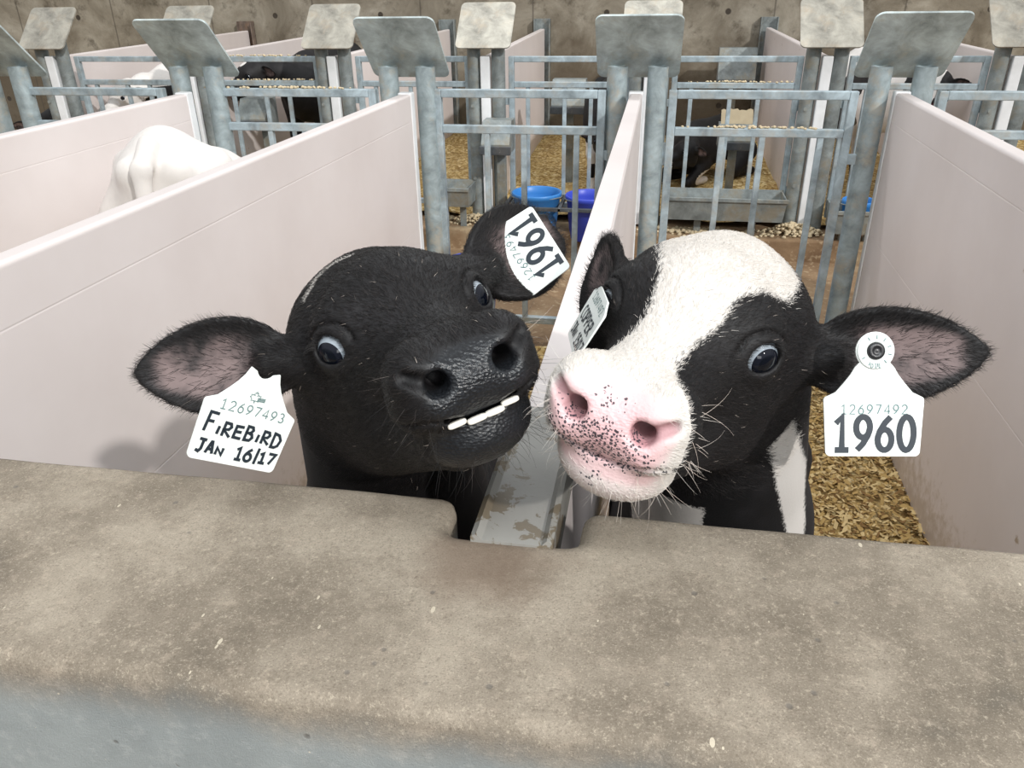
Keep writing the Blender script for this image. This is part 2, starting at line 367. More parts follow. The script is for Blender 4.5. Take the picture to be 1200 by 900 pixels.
class Calf:
    def __init__(s, hR, ht, hs, bo, byaw, bs, ears=(), lying=False, open_mouth=0.0, detail=True, ls=1.0, tail_dx=0.0, neck=(0, .085, -.010), neck_r=.066, pit=0.0):
        s.neck, s.nr, s.pit = neck, neck_r, pit
        s.ls = np.array((1, ls, 1.0), np.float32)
        s.hR, s.ht, s.hs = np.asarray(hR, float), np.asarray(ht, float), hs
        s.bo, s.bR, s.bs = np.asarray(bo, float), rotz(byaw), bs
        s.ears, s.lying, s.om, s.detail, s.tdx = ears, lying, open_mouth, detail, tail_dx
    def toh(s, P): return ((P - s.ht.astype(np.float32)) @ s.hR.astype(np.float32)) / s.hs
    def tob(s, P): return ((P - s.bo.astype(np.float32)) @ s.bR.astype(np.float32)) / s.bs / s.ls
    def hw(s, p): return s.hR @ (np.asarray(p, float) * s.hs) + s.ht
    def bw(s, p): return s.bR @ (np.asarray(p, float) * s.bs * s.ls) + s.bo
    def body_sdf(s, P):
        B = s.tob(P)
        if s.pit: B[..., 2] += s.pit * (0.66 - B[..., 1]) * np.clip(B[..., 2] / 0.7, 0, 1)
        Q = mirx(B); z = -0.34 if s.lying else 0.0
        f = lambda x, y, zz: (x, y, zz + z)
        d = ell(B, f(0, 0.10, 0.60), (0.145, 0.23, 0.20))
        d = smin(d, rcone(B, f(0, 0.15, 0.62), f(0, 0.55, 0.63), 0.165, 0.170), 0.08)
        d = smin(d, ell(B, f(0, 0.62, 0.68), (0.150, 0.17, 0.155)), 0.06)
        d = smin(d, ell(Q, f(0.115, 0.56, 0.765), (0.032, 0.045, 0.030)), 0.06)          # hip bones
        d = smin(d, ell(Q, f(0.060, 0.765, 0.735), (0.026, 0.028, 0.028)), 0.05)         # pin bones
        d = smin(d, rcone(B, f(0, 0.08, 0.775), f(0, 0.62, 0.805), 0.035, 0.035), 0.09)  # spine
        d = smin(d, ell(Q, f(0.10, 0.06, 0.58), (0.055, 0.10, 0.16)), 0.05)              # shoulder
        if s.lying:
            d = smin(d, rcone(Q, (0.12, 0.08, 0.16), (0.14, -0.16, 0.055), 0.055, 0.035), 0.03)
            d = smin(d, rcone(Q, (0.14, -0.16, 0.050), (0.12, 0.10, 0.035), 0.034, 0.030), 0.02)
            d = smin(d, rcone(Q, (0.15, 0.62, 0.20), (0.20, 0.40, 0.08), 0.11, 0.06), 0.04)
            d = smin(d, rcone(Q, (0.20, 0.40, 0.06), (0.22, 0.66, 0.04), 0.045, 0.032), 0.02)
        else:
            for ch, k in (([(0.10, 0.05, 0.55, .068), (0.10, 0.035, 0.33, .036), (0.10, 0.05, 0.10, .026), (0.10, 0.022, 0.035, .033)], 0.03),
                          ([(0.095, 0.62, 0.60, .115), (0.115, 0.50, 0.45, .066), (0.10, 0.70, 0.31, .036), (0.10, 0.665, 0.10, .027), (0.10, 0.635, 0.035, .034)], 0.03)):
                for a, b in zip(ch[:-1], ch[1:]): d = smin(d, rcone(Q, a[:3], b[:3], a[3], b[3]), k)
        tl = [f(0, 0.745, 0.800) + (.027,), f(s.tdx * .3, 0.830, 0.735) + (.023,), f(s.tdx, 0.840, 0.45) + (.016,), f(s.tdx, 0.83, 0.36) + (.026,), f(s.tdx, 0.83, 0.27) + (.012,)]
        for a, b in zip(tl[:-1], tl[1:]): d = smin(d, rcone(B, a[:3], b[:3], a[3], b[3]), 0.018)
        return d * s.bs
    def sdf(s, P):
        P = np.asarray(P, np.float32)
        d = s.body_sdf(P)
        z = -0.34 if s.lying else 0.0
        n0, n1 = s.bw((0, 0.02, 0.66 + z - 0.62 * s.pit)), s.hw(s.neck)
        mid = (n0 + n1) / 2 + np.array((0, 0.0, 0.015))
        nk = smin(rcone(P, n0, mid, 0.128 * s.bs, 0.098 * s.bs), rcone(P, mid, n1, 0.098 * s.bs, s.nr * s.hs), 0.04)
        d = smin(d, nk, 0.06)
        H = s.toh(P)
        near = ((H * H).sum(-1) < 0.40 ** 2)
        if near.any():
            Pn, dn = P[near], d[near]
            dh = head_sdf(H[near], s.om, s.detail) * s.hs
            # no body bleed into the face
            dn = smin(dh, dn, 0.035 if not s.detail else 0.03)
            for e in s.ears: dn = smin(dn, e.sdf(Pn), 0.012)
            d[near] = dn
        return d
def surface_nets(fn, xs, ys, zs):
    nx, ny, nz = len(xs), len(ys), len(zs)
    F = np.empty((nx, ny, nz), np.float32)
    Y, Z = np.meshgrid(ys, zs, indexing='ij')
    step = max(1, int(600000 / (ny * nz)))
    for i in range(0, nx, step):
        xx = xs[i:i + step]
        P = np.empty((len(xx), ny, nz, 3), np.float32); P[..., 0] = xx[:, None, None]; P[..., 1] = Y; P[..., 2] = Z
        F[i:i + step] = fn(P.reshape(-1, 3)).reshape(len(xx), ny, nz)
    s = F < 0
    cs = np.zeros((nx - 1, ny - 1, nz - 1), np.int8)
    for a in (0, 1):
        for b in (0, 1):
            for c in (0, 1): cs += s[a:nx - 1 + a, b:ny - 1 + b, c:nz - 1 + c]
    act = (cs > 0) & (cs < 8); I, J, K = np.nonzero(act); n = len(I)
    idx = -np.ones(act.shape, np.int64); idx[I, J, K] = np.arange(n)
    acc = np.zeros((n, 3)); cnt = np.zeros(n)
    corners = [(a, b, c) for a in (0, 1) for b in (0, 1) for c in (0, 1)]
    for p in corners:
        for ax in range(3):
            if p[ax]: continue
            q = list(p); q[ax] = 1
            fa = F[I + p[0], J + p[1], K + p[2]]; fb = F[I + q[0], J + q[1], K + q[2]]
            cr = (fa < 0) != (fb < 0); t = np.where(cr, fa / np.where(cr, fa - fb, 1), 0)
            pa = np.stack([xs[I + p[0]], ys[J + p[1]], zs[K + p[2]]], 1); pb = np.stack([xs[I + q[0]], ys[J + q[1]], zs[K + q[2]]], 1)
            acc += np.where(cr[:, None], pa + (pb - pa) * t[:, None], 0); cnt += cr
    V = acc / cnt[:, None]; quads = []
    for ax in range(3):
        o1, o2 = [(1, 2), (2, 0), (0, 1)][ax]
        sl0 = [slice(None)] * 3; sl1 = [slice(None)] * 3; sl0[ax] = slice(0, -1); sl1[ax] = slice(1, None)
        A, B = s[tuple(sl0)], s[tuple(sl1)]; E = np.argwhere(A != B)
        ok = (E[:, o1] > 0) & (E[:, o2] > 0) & (E[:, o1] < s.shape[o1] - 1) & (E[:, o2] < s.shape[o2] - 1); E = E[ok]
        ins = A[E[:, 0], E[:, 1], E[:, 2]]
        def g(d1, d2):
            X = E.copy(); X[:, o1] += d1; X[:, o2] += d2; return idx[X[:, 0], X[:, 1], X[:, 2]]
        q = np.stack([g(-1, -1), g(0, -1), g(0, 0), g(-1, 0)], 1)
        quads.append(np.where(ins[:, None], q, q[:, ::-1]))
    return V, np.concatenate(quads)
def refine(fn, V, n=2, e=0.0008, cap=0.003):
    N = None
    for it in range(n + 1):
        f = fn(V); G = np.empty_like(V)
        for a in range(3):
            D = np.zeros(3); D[a] = e; G[:, a] = (fn(V + D) - fn(V - D)) / (2 * e)
        L = (G * G).sum(1)
        N = G / np.sqrt(L + 1e-12)[:, None]
        if it == n: return V, N
        st = np.clip(f / np.sqrt(L + 0.05), -cap, cap)
        V = V - N * st[:, None] * 0.9
#SDF-END
def axis(lo, hi, flo, fhi, h, hc):
    """grid line positions: step h inside flo..fhi, growing to hc outside"""
    mid = list(np.arange(flo, fhi + h * .5, h)); a = []; x = flo; st = h
    while x > lo: st = min(hc, st * 1.22); x -= st; a.append(x)
    b = []; x = mid[-1]; st = h
    while x < hi: st = min(hc, st * 1.22); x += st; b.append(x)
    return np.array(a[::-1] + mid + b)

# ------------------------------------------------------------------ the setting
def grid_sheet(name, x0, x1, y0, y1, z, res, amp, m, seed=0):
    nx, ny = max(2, int((x1 - x0) / res)), max(2, int((y1 - y0) / res)); r = np.random.RandomState(seed)
    X, Y = np.meshgrid(np.linspace(x0, x1, nx), np.linspace(y0, y1, ny), indexing='ij'); Z = np.full_like(X, z)
    for k in range(14):
        fx, fy, ph = r.uniform(-14, 14), r.uniform(-14, 14), r.uniform(0, 6.3); Z += amp * np.sin(X * fx + Y * fy + ph) / (1 + 0.12 * abs(fx * fy) ** .5)
    V = np.stack([X.ravel(), Y.ravel(), Z.ravel()], 1); i, j = np.meshgrid(np.arange(nx - 1), np.arange(ny - 1), indexing='ij'); a = (i * ny + j).ravel()
    Fq = np.stack([a, a + ny, a + ny + 1, a + 1], 1)
    return mobj(name, V, Fq, m, None, True)
b = MB(); b.box((-9, -1.5, -0.3), (6, 9.4, -0.03)); structure(b.build('floor', AISLE))
structure(grid_sheet('floor_bedding_near', -3.3, 2.2, 0.56, 3.62, -0.012, 0.03, 0.004, STRAW, 1))
b = MB(); b.box((-7.5, 5.22, -0.05), (4.5, 9.0, 0.115), 0.015); structure(b.build('floor_kerb', AISLE))
structure(grid_sheet('floor_bedding_far', -7.4, 4.4, 5.5, 8.95, 0.150, 0.05, 0.006, STRAW, 2))
b = MB(); b.box((-9, 8.98, -0.05), (6, 9.25, 3.4)); structure(b.build('wall_back', BACKW))

def front_wall():
    def fn(P):
        q = np.abs(P - np.array((0, 0.467, 0.59), np.float32)) - np.array((2.6, 0.123, 0.61), np.float32)
        r = 0.010; q = q + r
        d = np.sqrt((np.maximum(q, 0) ** 2).sum(-1)) + np.minimum(q.max(-1), 0) - r
        # soft rounded front lip
        d = smax(d, ((P[:, 2] - 1.19) * 0.55 - (P[:, 1] - 0.340) * 0.83) - 0.003, 0.014)
        for cx in (-2.17, -1.165, -0.103, 0.955):
            x, y = P[:, 0] - cx, P[:, 1]
            qx, qy = np.abs(x) - 0.058, np.abs(y - 0.61) - 0.070
            n = np.sqrt(np.maximum(qx + .012, 0) ** 2 + np.maximum(qy + .012, 0) ** 2) + np.minimum(np.maximum(qx, qy) + .012, 0) - 0.012
            d = smax(d, -n, 0.020)
        nz = np.sin(P[:, 0] * 9 + 1) * np.sin(P[:, 1] * 23) * 0.0008 + np.sin(P[:, 0] * 47 + P[:, 1] * 61) * 0.0002
        return d + nz
    V, Fq = surface_nets(fn, axis(-2.7, 2.7, -0.72, 0.46, 0.006, 0.06), axis(0.30, 0.64, 0.32, 0.61, 0.005, 0.02), axis(-0.05, 1.24, 1.04, 1.225, 0.005, 0.08))
    V, _ = refine(fn, V, 1)
    structure(mobj('wall_front', V, Fq, KERB, None, True))
front_wall()

# ------------------------------------------------------------------ pen panels
def panel(name, label, p0, p1, h, z0, near_trim=False, far_chan=True, cat='panel', group='white plastic pen panels'):
    p0, p1 = Vector((*p0, 0)), Vector((*p1, 0)); L = (p1 - p0).length; a = (p1 - p0).normalized(); w = Vector((a.y, -a.x, 0)); T = 0.0275
    prof = [(-T, z0)]
    z = z0
    seams = [h - 0.60, h - 0.115]
    for s_ in seams: prof += [(-T, s_ - .003), (-T + .0006, s_), (-T, s_ + .003)]
    for k in range(7): t = math.pi - math.pi / 2 * k / 6; prof.append((-T + .011 + .011 * math.cos(t), h - .011 + .011 * math.sin(t)))
    for k in range(7): t = math.pi / 2 - math.pi / 2 * k / 6; prof.append((T - .011 + .011 * math.cos(t), h - .011 + .011 * math.sin(t)))
    for s_ in seams[::-1]: prof += [(T, s_ + .003), (T - .0006, s_), (T, s_ - .003)]
    prof.append((T, z0))
    e = empty(name, p0); tag(e, label, cat, group)
    b = MB(); b.prism(prof, lambda u, v, t: (a * (L * t) + w * u + Vector((0, 0, v)))); b.build('panel_board', PANEL, e)
    if far_chan:
        b = MB(); M = Matrix.Translation(a * (L - 0.02)) @ Matrix((w, a, Vector((0, 0, 1)))).transposed().to_4x4()
        b.box((-T - .004, -0.02, z0), (T + .004, 0.03, h + .006), 0.006, M=M); b.build('end_channel', CHANNEL, e)
    if near_trim:
        b = MB(); M = Matrix((w, a, Vector((0, 0, 1)))).transposed().to_4x4()
        # dished cap over the end of the board with two raised side lips
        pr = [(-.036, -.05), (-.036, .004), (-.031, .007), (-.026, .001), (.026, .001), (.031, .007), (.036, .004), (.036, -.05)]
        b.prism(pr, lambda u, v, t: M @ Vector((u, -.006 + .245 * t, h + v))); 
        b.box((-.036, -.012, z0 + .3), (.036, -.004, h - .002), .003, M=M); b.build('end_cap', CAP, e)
        b = MB(); b.prism([(-.024, .0), (-.024, .0025), (.024, .0025), (.024, .0)], lambda u, v, t: M @ Vector((u, .238 + (L - .45) * t, h + v - .001))); 
        b.build('top_trim', PANEL, e)
    return e
near_lab = {-2.17: 'white pen panel left of the white calf rump, second panel from the left edge', -1.13: 'long white pen panel on the left of the black calf, running to the wall',
            -0.107: 'white pen panel seen along its top edge between the two big calves', 1.0: 'long white pen panel at the right beside the 1960 tag'}
for x1, x0 in ((-2.17, -2.22), (-1.12, -1.178), (-0.1065, -0.101), (0.998, 0.942)):
    k = min(near_lab, key=lambda v: abs(v - x1))
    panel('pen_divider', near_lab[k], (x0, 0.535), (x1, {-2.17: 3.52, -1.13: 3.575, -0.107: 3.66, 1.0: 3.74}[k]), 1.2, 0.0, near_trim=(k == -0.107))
panel('pen_divider', 'short visible stretch of white panel beyond the right-hand gate', (2.02, 1.6), (2.10, 3.75), 1.2, 0.0)
FARX = [-4.36, -3.285, -2.215, -1.152, -0.083, 0.99, 2.06]
far_lab = ['far white panel behind the leftmost pale back-row plate', 'far white panel with the white-backed calf on its left', 'far white panel between the black calf with a patch and the next pen',
           'far white panel above the left blue bucket', 'far white panel hidden behind the middle grey front plate', 'far white panel on the right of the lying black calf', 'far white panel at the right edge of the photo']
BACKX = [-4.62, -3.45, -2.30, -1.275, -0.12, 1.02, 2.12]
for x, bx, lb in zip(FARX, BACKX, far_lab):
    panel('pen_divider', lb, (bx, 8.93), (x, 5.42), 1.205, 0.13)

# ------------------------------------------------------------------ twin posts with a tilted plate
def post_pair(name, label, x, y, facing, mp, mpost, group):
    """facing +1: plate leans over the aisle beyond (front row); -1: it faces the camera (back row)"""
    e = empty(name, (x, y, 0)); tag(e, label, 'post', group); zb = 0.10 if facing < 0 else -0.035
    for sx in (-1, 1):
        b = MB(); r = 0.045; zt = 1.300 if facing > 0 else 1.30; oy = .035 if facing > 0 else 0
        cx = sx * (0.088 if facing > 0 else 0.082)
        n = 28; pr = []
        b.tube((cx, oy, zb), (cx, oy, zt), r, n=n, caps=False); b.tube((cx, oy, zt), (cx, oy, zb), r - .005, n=n, caps=False)
        b.lathe([(r - .005, zt), (r, zt)], n, M=Matrix.Translation((cx, oy, 0)), smooth=False)
        b.box((cx - .075, oy - .075, zb), (cx + .075, oy + .075, zb + .012), .003)
        b.build('post', mpost, e)
    # plate: 0.36 m square with rounded corners
    c, rr = 0.182, 0.035; poly = []
    for qx, qy, a0 in ((1, 1, 0), (-1, 1, 90), (-1, -1, 180), (1, -1, 270)):
        for k in range(7):
            t = math.radians(a0 + 15 * k); poly.append((qx * (c - rr) + rr * math.cos(t), qy * (c - rr) + rr * math.sin(t)))
    u = Vector((1, 0, 0)); v = Vector((0, -0.70, 0.714)) if facing > 0 else Vector((0, 0.70, 0.714)); nn = u.cross(v).normalized()
    pc = Vector((0.0, 0.0, 1.380)) if facing > 0 else Vector((0, 0.02, 1.392))
    b = MB(); b.prism(poly, lambda p, q, t: pc + u * p + v * q + nn * (0.009 * (t - .5))); b.build('name_plate', mp, e)
    for z in (0.42, 0.9):
        b = MB(); b.tube((-.09, -.052 + (.035 if facing > 0 else 0), z), (-.09, -.03 + (.035 if facing > 0 else 0), z), .011, n=8); b.build('bolt', mpost, e)
    return e
FX = [-3.22, -2.19, -1.152, -0.107, 0.995, 2.09]; FY = [3.62, 3.64, 3.66, 3.69, 3.72, 3.76]
fl = ['steel twin posts and grey plate cut by the left edge of the photo', 'steel twin posts and grey slanted plate behind the white calf rump', 'steel twin posts and grey slanted plate at the end of the left panel',
      'steel twin posts and grey slanted plate at the end of the middle panel', 'steel twin posts and grey slanted plate at the end of the right panel', 'steel twin posts and grey plate just beyond the right edge']
for x, y, lb in zip(FX[:5], FY, fl): post_pair('twin_post', lb, x, y, 1, PLATE, PIPE, 'front row twin posts with plates')
bl = ['weathered twin posts with pale plate, leftmost of the back row', 'weathered twin posts with pale plate partly behind the second grey front plate', 'weathered twin posts with pale plate right of the black calf with a white patch',
      'weathered twin posts with pale plate above the gate with blue buckets', 'weathered twin posts with pale plate mostly hidden behind the middle grey plate', 'weathered twin posts with pale plate left of the right grey plate', 'weathered twin posts with pale plate cut by the right edge']
for x, lb in zip(FARX, bl): post_pair('twin_post', lb, x, 5.46, -1, PLATEW, STEELD, 'back row twin posts with plates')

# ------------------------------------------------------------------ gates
def gate(name, label, x, y, z0, w, flip, m, group):
    e = empty(name, (x + (w if flip else 0), y, 0), math.pi if flip else 0); tag(e, label, 'gate', group)
    t = 0.018; zt = 1.205
    for bx in (t, w - t):
        b = MB(); b.box((bx - t, -t, z0), (bx + t, t, zt), .004); b.build('stile', m, e)
    for z in (zt - .018, 1.03, z0 + 0.03):
        b = MB(); b.box((2 * t, -t + .001, z - .018), (w - 2 * t, t - .001, z + .018), .004); b.build('rail', m, e)
    for f in (0.31, 0.53, 0.84):
        b = MB(); b.box((w * f - .013, -.013, z0 + .045), (w * f + .013, .013, 1.013), .003); b.build('bar', m, e)
    for z in (0.93, 0.35):
        b = MB(); b.box((-.028, -.006, z - .05), (0.004, .012, z + .05), .003); b.tube((-.02, 0, z - .06), (-.02, 0, z + .06), .010, n=10); b.build('hinge', m, e)
    b = MB(); b.box((w - .004, -.008, 0.90), (w + .035, .008, 0.945), .003); b.build('latch', m, e)
    return e
gl = ['steel bar gate at the far left of the front row', 'steel bar gate beyond the white calf rump', 'front steel bar gate in line with the two blue buckets', 'front steel bar gate above the spotted calf', 'front steel bar gate at the right edge beyond the right panel']
for (x, w), y, lb in zip(((-3.165, .80), (-2.10, .80), (-1.03, .79), (0.035, .79), (1.15, .80)), (3.66, 3.68, 3.70, 3.72, 3.75), gl):
    gate('pen_gate', lb, x, y, 0.06, w, False, STEEL, 'front row pen gates')
hl = ['back row gate in front of the white-backed calf', 'back row gate next to the calf with a white forehead patch', 'back row gate left of the blue buckets',
      'back row gate behind the blue buckets', 'back row gate with the feed trough hung under it', 'back row gate behind the right grey plate']
for x, lb in zip(FARX[:6], hl):
    gate('pen_gate', lb, x + .145, 5.50, 0.20, .80, True, STEEL, 'back row pen gates')

# ------------------------------------------------------------------ brackets on the back wall
for bx, lb in zip(BACKX[:6], ['left of the first pale plate', 'above the white-backed calf', 'above the black calf with a patch', 'right of the fourth pale plate', 'behind the middle grey plate', 'above the lying black calf']):
    b = MB()
    b.box((bx - .085, 8.90, .1), (bx - .075, 8.985, 1.30), .002); b.box((bx + .075, 8.90, .1), (bx + .085, 8.985, 1.30), .002); b.box((bx - .085, 8.972, .1), (bx + .085, 8.985, 1.30), .002)
    tag(b.build('panel_bracket', RUST if bx < -3 else STEELD), 'steel wall channel holding a panel end ' + lb, 'bracket', 'panel channels on the back wall')

# ------------------------------------------------------------------ feed gear
def bucket(label, x, y, z, r, h, m, group='blue buckets at the gates'):
    e = empty('bucket', (x, y, z - h)); tag(e, label, 'bucket', group)
    b = MB(); b.lathe([(0, 0.0), (r * .76, 0.0), (r * .80, .012), (r * .97, h - .035), (r * 1.02, h - .03), (r * 1.03, h - .004), (r, h), (r * .95, h - .006), (r * .93, h - .05), (r * .76, .02), (0, .02)], 40)
    b.build('pail', m, e)
    b = MB(); b.path([(r * 1.05 * math.cos(t), -0.25 * r * math.sin(t) - r * .72 * math.sin(t), h - .03 + .01 * math.sin(t)) for t in np.linspace(0, math.pi, 22)], .004, 8); b.build('bail_handle', STEELD, e)
    return e
bucket('bright blue bucket hanging left of the other behind the left gate', -0.785, 5.27, 0.375, 0.165, 0.27, BLUE)
bucket('deep violet-blue bucket partly hidden by the middle panel', -0.43, 5.27, 0.365, 0.155, 0.30, BLUE2)
bucket('blue bucket just visible between the black calf and its right ear', -0.92, 3.87, 0.34, 0.135, 0.37, BLUE2)
bucket('blue bucket behind the forehead of the spotted calf', 0.60, 3.88, 0.32, 0.14, 0.35, BLUE)
bucket('blue bucket beside the black ear tip of the black calf, by the middle panel', -0.25, 3.87, 0.30, 0.135, 0.33, BLUE2)
bucket('bright blue bowl in the dark holder right of the feed trough', 1.29, 5.29, 0.375, 0.10, 0.185, BLUE)
def holder(label, x0, x1, y, z):
    b = MB(); b.box((x0, y - .19, z - .012), (x1, y - .165, z + .012), .003); b.box((x0, y + .17, z - .012), (x1, y + .195, z + .012), .003)
    for x in (x0, (x0 + x1) / 2, x1): b.box((x - .011, y - .19, z - .011), (x + .011, y + .195, z + .011), .003)
    b.box((x0 + .02, y + .19, z - .18), (x0 + .045, y + .205, z + .02), .003); b.box((x1 - .045, y + .19, z - .18), (x1 - .02, y + .205, z + .02), .003)
    tag(b.build('bucket_holder', DARKST), label, 'holder')
holder('dark steel ring holder carrying the pair of blue buckets', -0.98, -0.24, 5.265, 0.30)
def trough(label, x0, x1, y, zt, h, d, legs=True):
    e = empty('feed_trough', ((x0 + x1) / 2, y, zt - h)); tag(e, label, 'trough', 'grey feed troughs'); L = (x1 - x0) / 2
    b = MB(); s_ = .82; t = .008
    o = [(-L, -d, h), (L, -d, h), (L, d, h), (-L, d, h), (-L * .97, -d * s_, 0), (L * .97, -d * s_, 0), (L * .97, d * s_, 0), (-L * .97, d * s_, 0)]
    i = [(-L + t, -d + t, h), (L - t, -d + t, h), (L - t, d - t, h), (-L + t, d - t, h), (-L * .96, -d * s_ + t, t), (L * .96, -d * s_ + t, t), (L * .96, d * s_ - t, t), (-L * .96, d * s_ - t, t)]
    b.add(o, [(0, 1, 5, 4), (1, 2, 6, 5), (2, 3, 7, 6), (3, 0, 4, 7), (7, 6, 5, 4)])
    b.add(i, [(4, 5, 1, 0), (5, 6, 2, 1), (6, 7, 3, 2), (7, 4, 0, 3), (4, 5, 6, 7)])
    b.add(o[:4] + i[:4], [(0, 4, 5, 1), (1, 5, 6, 2), (2, 6, 7, 3), (3, 7, 4, 0)])
    b.build('basin', STEELD, e)
    b = MB(); b.box((-L - .006, -d - .01, h - .02), (L + .006, -d - .001, h + .006), .003); b.box((-L - .006, d + .001, h - .02), (L + .006, d + .01, h + .006), .003); b.build('rim', STEELD, e)
    if legs:
        for lx in (-L * .45, L * .5):
            b = MB(); b.box((lx - .022, -.03, -(zt - h) + .02), (lx + .022, -.018, .004), .002); b.build('leg', STEELD, e)
    return e
trough('long grey feed trough under the gate of the lying black calf', 0.09, 0.84, 5.33, 0.375, 0.15, 0.13)
trough('small grey feed trough at the far left side of the left gate', -1.50, -1.24, 5.30, 0.40, 0.13, 0.13)
trough('grey trough half hidden behind the right-hand posts', 1.13, 1.45, 5.29, 0.33, 0.15, 0.15)
def hopper(label, x, y, z, w, h, m=None, feed=False):
    e = empty('feed_hopper', (x, y, z)); tag(e, label, 'hopper', 'steel feed boxes'); w2 = w / 2
    sec = [(-.02, h), (.10, h), (.10, 0), (-.09, 0), (-.11, .03), (-.11, .06)]
    b = MB(); b.prism(sec, lambda u, v, t: Vector((-w2 + w * t, u, v))); b.build('hopper_box', m or STEELD, e)
    b = MB(); b.box((-w2 - .008, -.125, -.005), (w2 + .008, -.10, .05), .004); b.tube((0, -.128, .022), (0, -.10, .022), .02, n=14); b.build('lip', DARKST, e)
    if feed:
        g = grid = MB(); n = 14
        vs = [(-w2 + .01 + (w - .02) * i / n, -.105 + .17 * j / n, .05 + .20 * (j / n) + rng.uniform(-.008, .008)) for i in range(n + 1) for j in range(n + 1)]
        g.add(vs, [(i * (n + 1) + j, (i + 1) * (n + 1) + j, (i + 1) * (n + 1) + j + 1, i * (n + 1) + j + 1) for i in range(n) for j in range(n)], 0, True)
        g.build('meal', FEED, e)
    b = MB(); b.box((-.03, .08, .14 - z), (.03, .10, 0.02), .003); b.build('stand', STEELD, e)
    return e
hopper('grey steel feed box hung on posts left of the blue buckets', -1.05, 5.30, 0.63, .19, .20)
hopper('feed box heaped with pale meal right of the lying black calf', 0.545, 6.0, 0.56, .24, .16, feed=True)
hopper('dark steel feed box deep in the pen of the middle gate', -0.71, 6.5, 0.72, .26, .24)
hopper('dark steel feed box at the back wall above the lying calf', 0.72, 8.6, 0.70, .36, .34)
hopper('grey steel feed box in front of the black calf with a patch', -2.92, 5.63, 0.72, .22, .19)
# meal swept on the kerb and along the gate rails
def lumps(name, label, spots, m, n, spread, rmin, rmax, cat):
    vs, fs = [], []
    for (x, y, z, hx, hy, hz) in spots:
        for _ in range(n):
            u, w = rng.gauss(0, .45), rng.gauss(0, .45); px, py = x + u * hx, y + w * hy; pz = z + max(0, hz * (1 - u * u - w * w)) * rng.uniform(.3, 1)
            r = rng.uniform(rmin, rmax); bm_ = bmesh.new(); bmesh.ops.create_icosphere(bm_, subdivisions=1, radius=r)
            off = len(vs)
            bm_.verts.index_update()
            for v in bm_.verts: vs.append((px + v.co.x * rng.uniform(.7, 1.3), py + v.co.y * rng.uniform(.7, 1.3), pz + v.co.z * .7))
            for f in bm_.faces: fs.append([off + v.index for v in f.verts])
            bm_.free()
    return tag(mobj(name, vs, fs, m, None, True), label, cat, None, 'stuff')
lumps('spilled_meal', 'pale spilled meal heaped on the kerb below the back row gates', [(0.93, 5.36, .12, .20, .09, .07), (-1.2, 5.4, .12, .25, .10, .05), (0.3, 5.33, .115, .5, .1, .012)], FEED, 260, .1, .008, .018, 'spilled feed')
lumps('rail_meal', 'crumbs of pale meal lying along the gate rails', [(0.5, 5.50, 1.05, .5, .014, .008), (-2.6, 5.50, 1.05, .5, .014, .008), (0.42, 3.72, 1.05, .3, .012, .006), (-2.8, 5.5, 1.208, .4, .014, .006), (-1.7, 3.68, 1.208, .3, .012, .005)], FEED, 70, .1, .005, .010, 'spilled feed')
# loose wood shavings on the near bedding
def flakes(name, label, regions, per):
    vs, fs, mi = [], [], []
    for (x0, x1, y0, y1, z) in regions:
        for _ in range(int(per * (x1 - x0) * (y1 - y0))):
            x, y = rng.uniform(x0, x1), rng.uniform(y0, y1); a = rng.uniform(0, 6.28); l, w_ = rng.uniform(.006, .016), rng.uniform(.003, .008)
            t1, t2 = rng.uniform(-.5, .5), rng.uniform(-.5, .5); k = len(vs); ca, sa = math.cos(a), math.sin(a); zz = z + rng.uniform(.002, .014)
            for pu, pv in ((-l, -w_), (l, -w_ * .7), (l * .9, w_), (-l * .8, w_ * .8)):
                vs.append((x + pu * ca - pv * sa, y + pu * sa + pv * ca, zz + pu * t1 + pv * t2))
            fs.append((k, k + 1, k + 2, k + 3)); mi.append(rng.choices((0, 1, 2), (5, 4, 2))[0])
    mm = [mat('shaving_gold', (0.46, 0.31, 0.12), .9, 0, .15), mat('shaving_pale', (0.66, 0.50, 0.25), .9, 0, .15), mat('shaving_brown', (0.24, 0.14, 0.055), .9, 0, .15)]
    return tag(mobj(name, vs, fs, mm, None, False, mi), label, 'bedding', None, 'stuff')
flakes('wood_shavings', 'golden wood shavings strewn over the near pen floors', [(-1.05, -.14, .62, 3.4, 0), (-.07, .95, .62, 3.5, 0)], 7000)

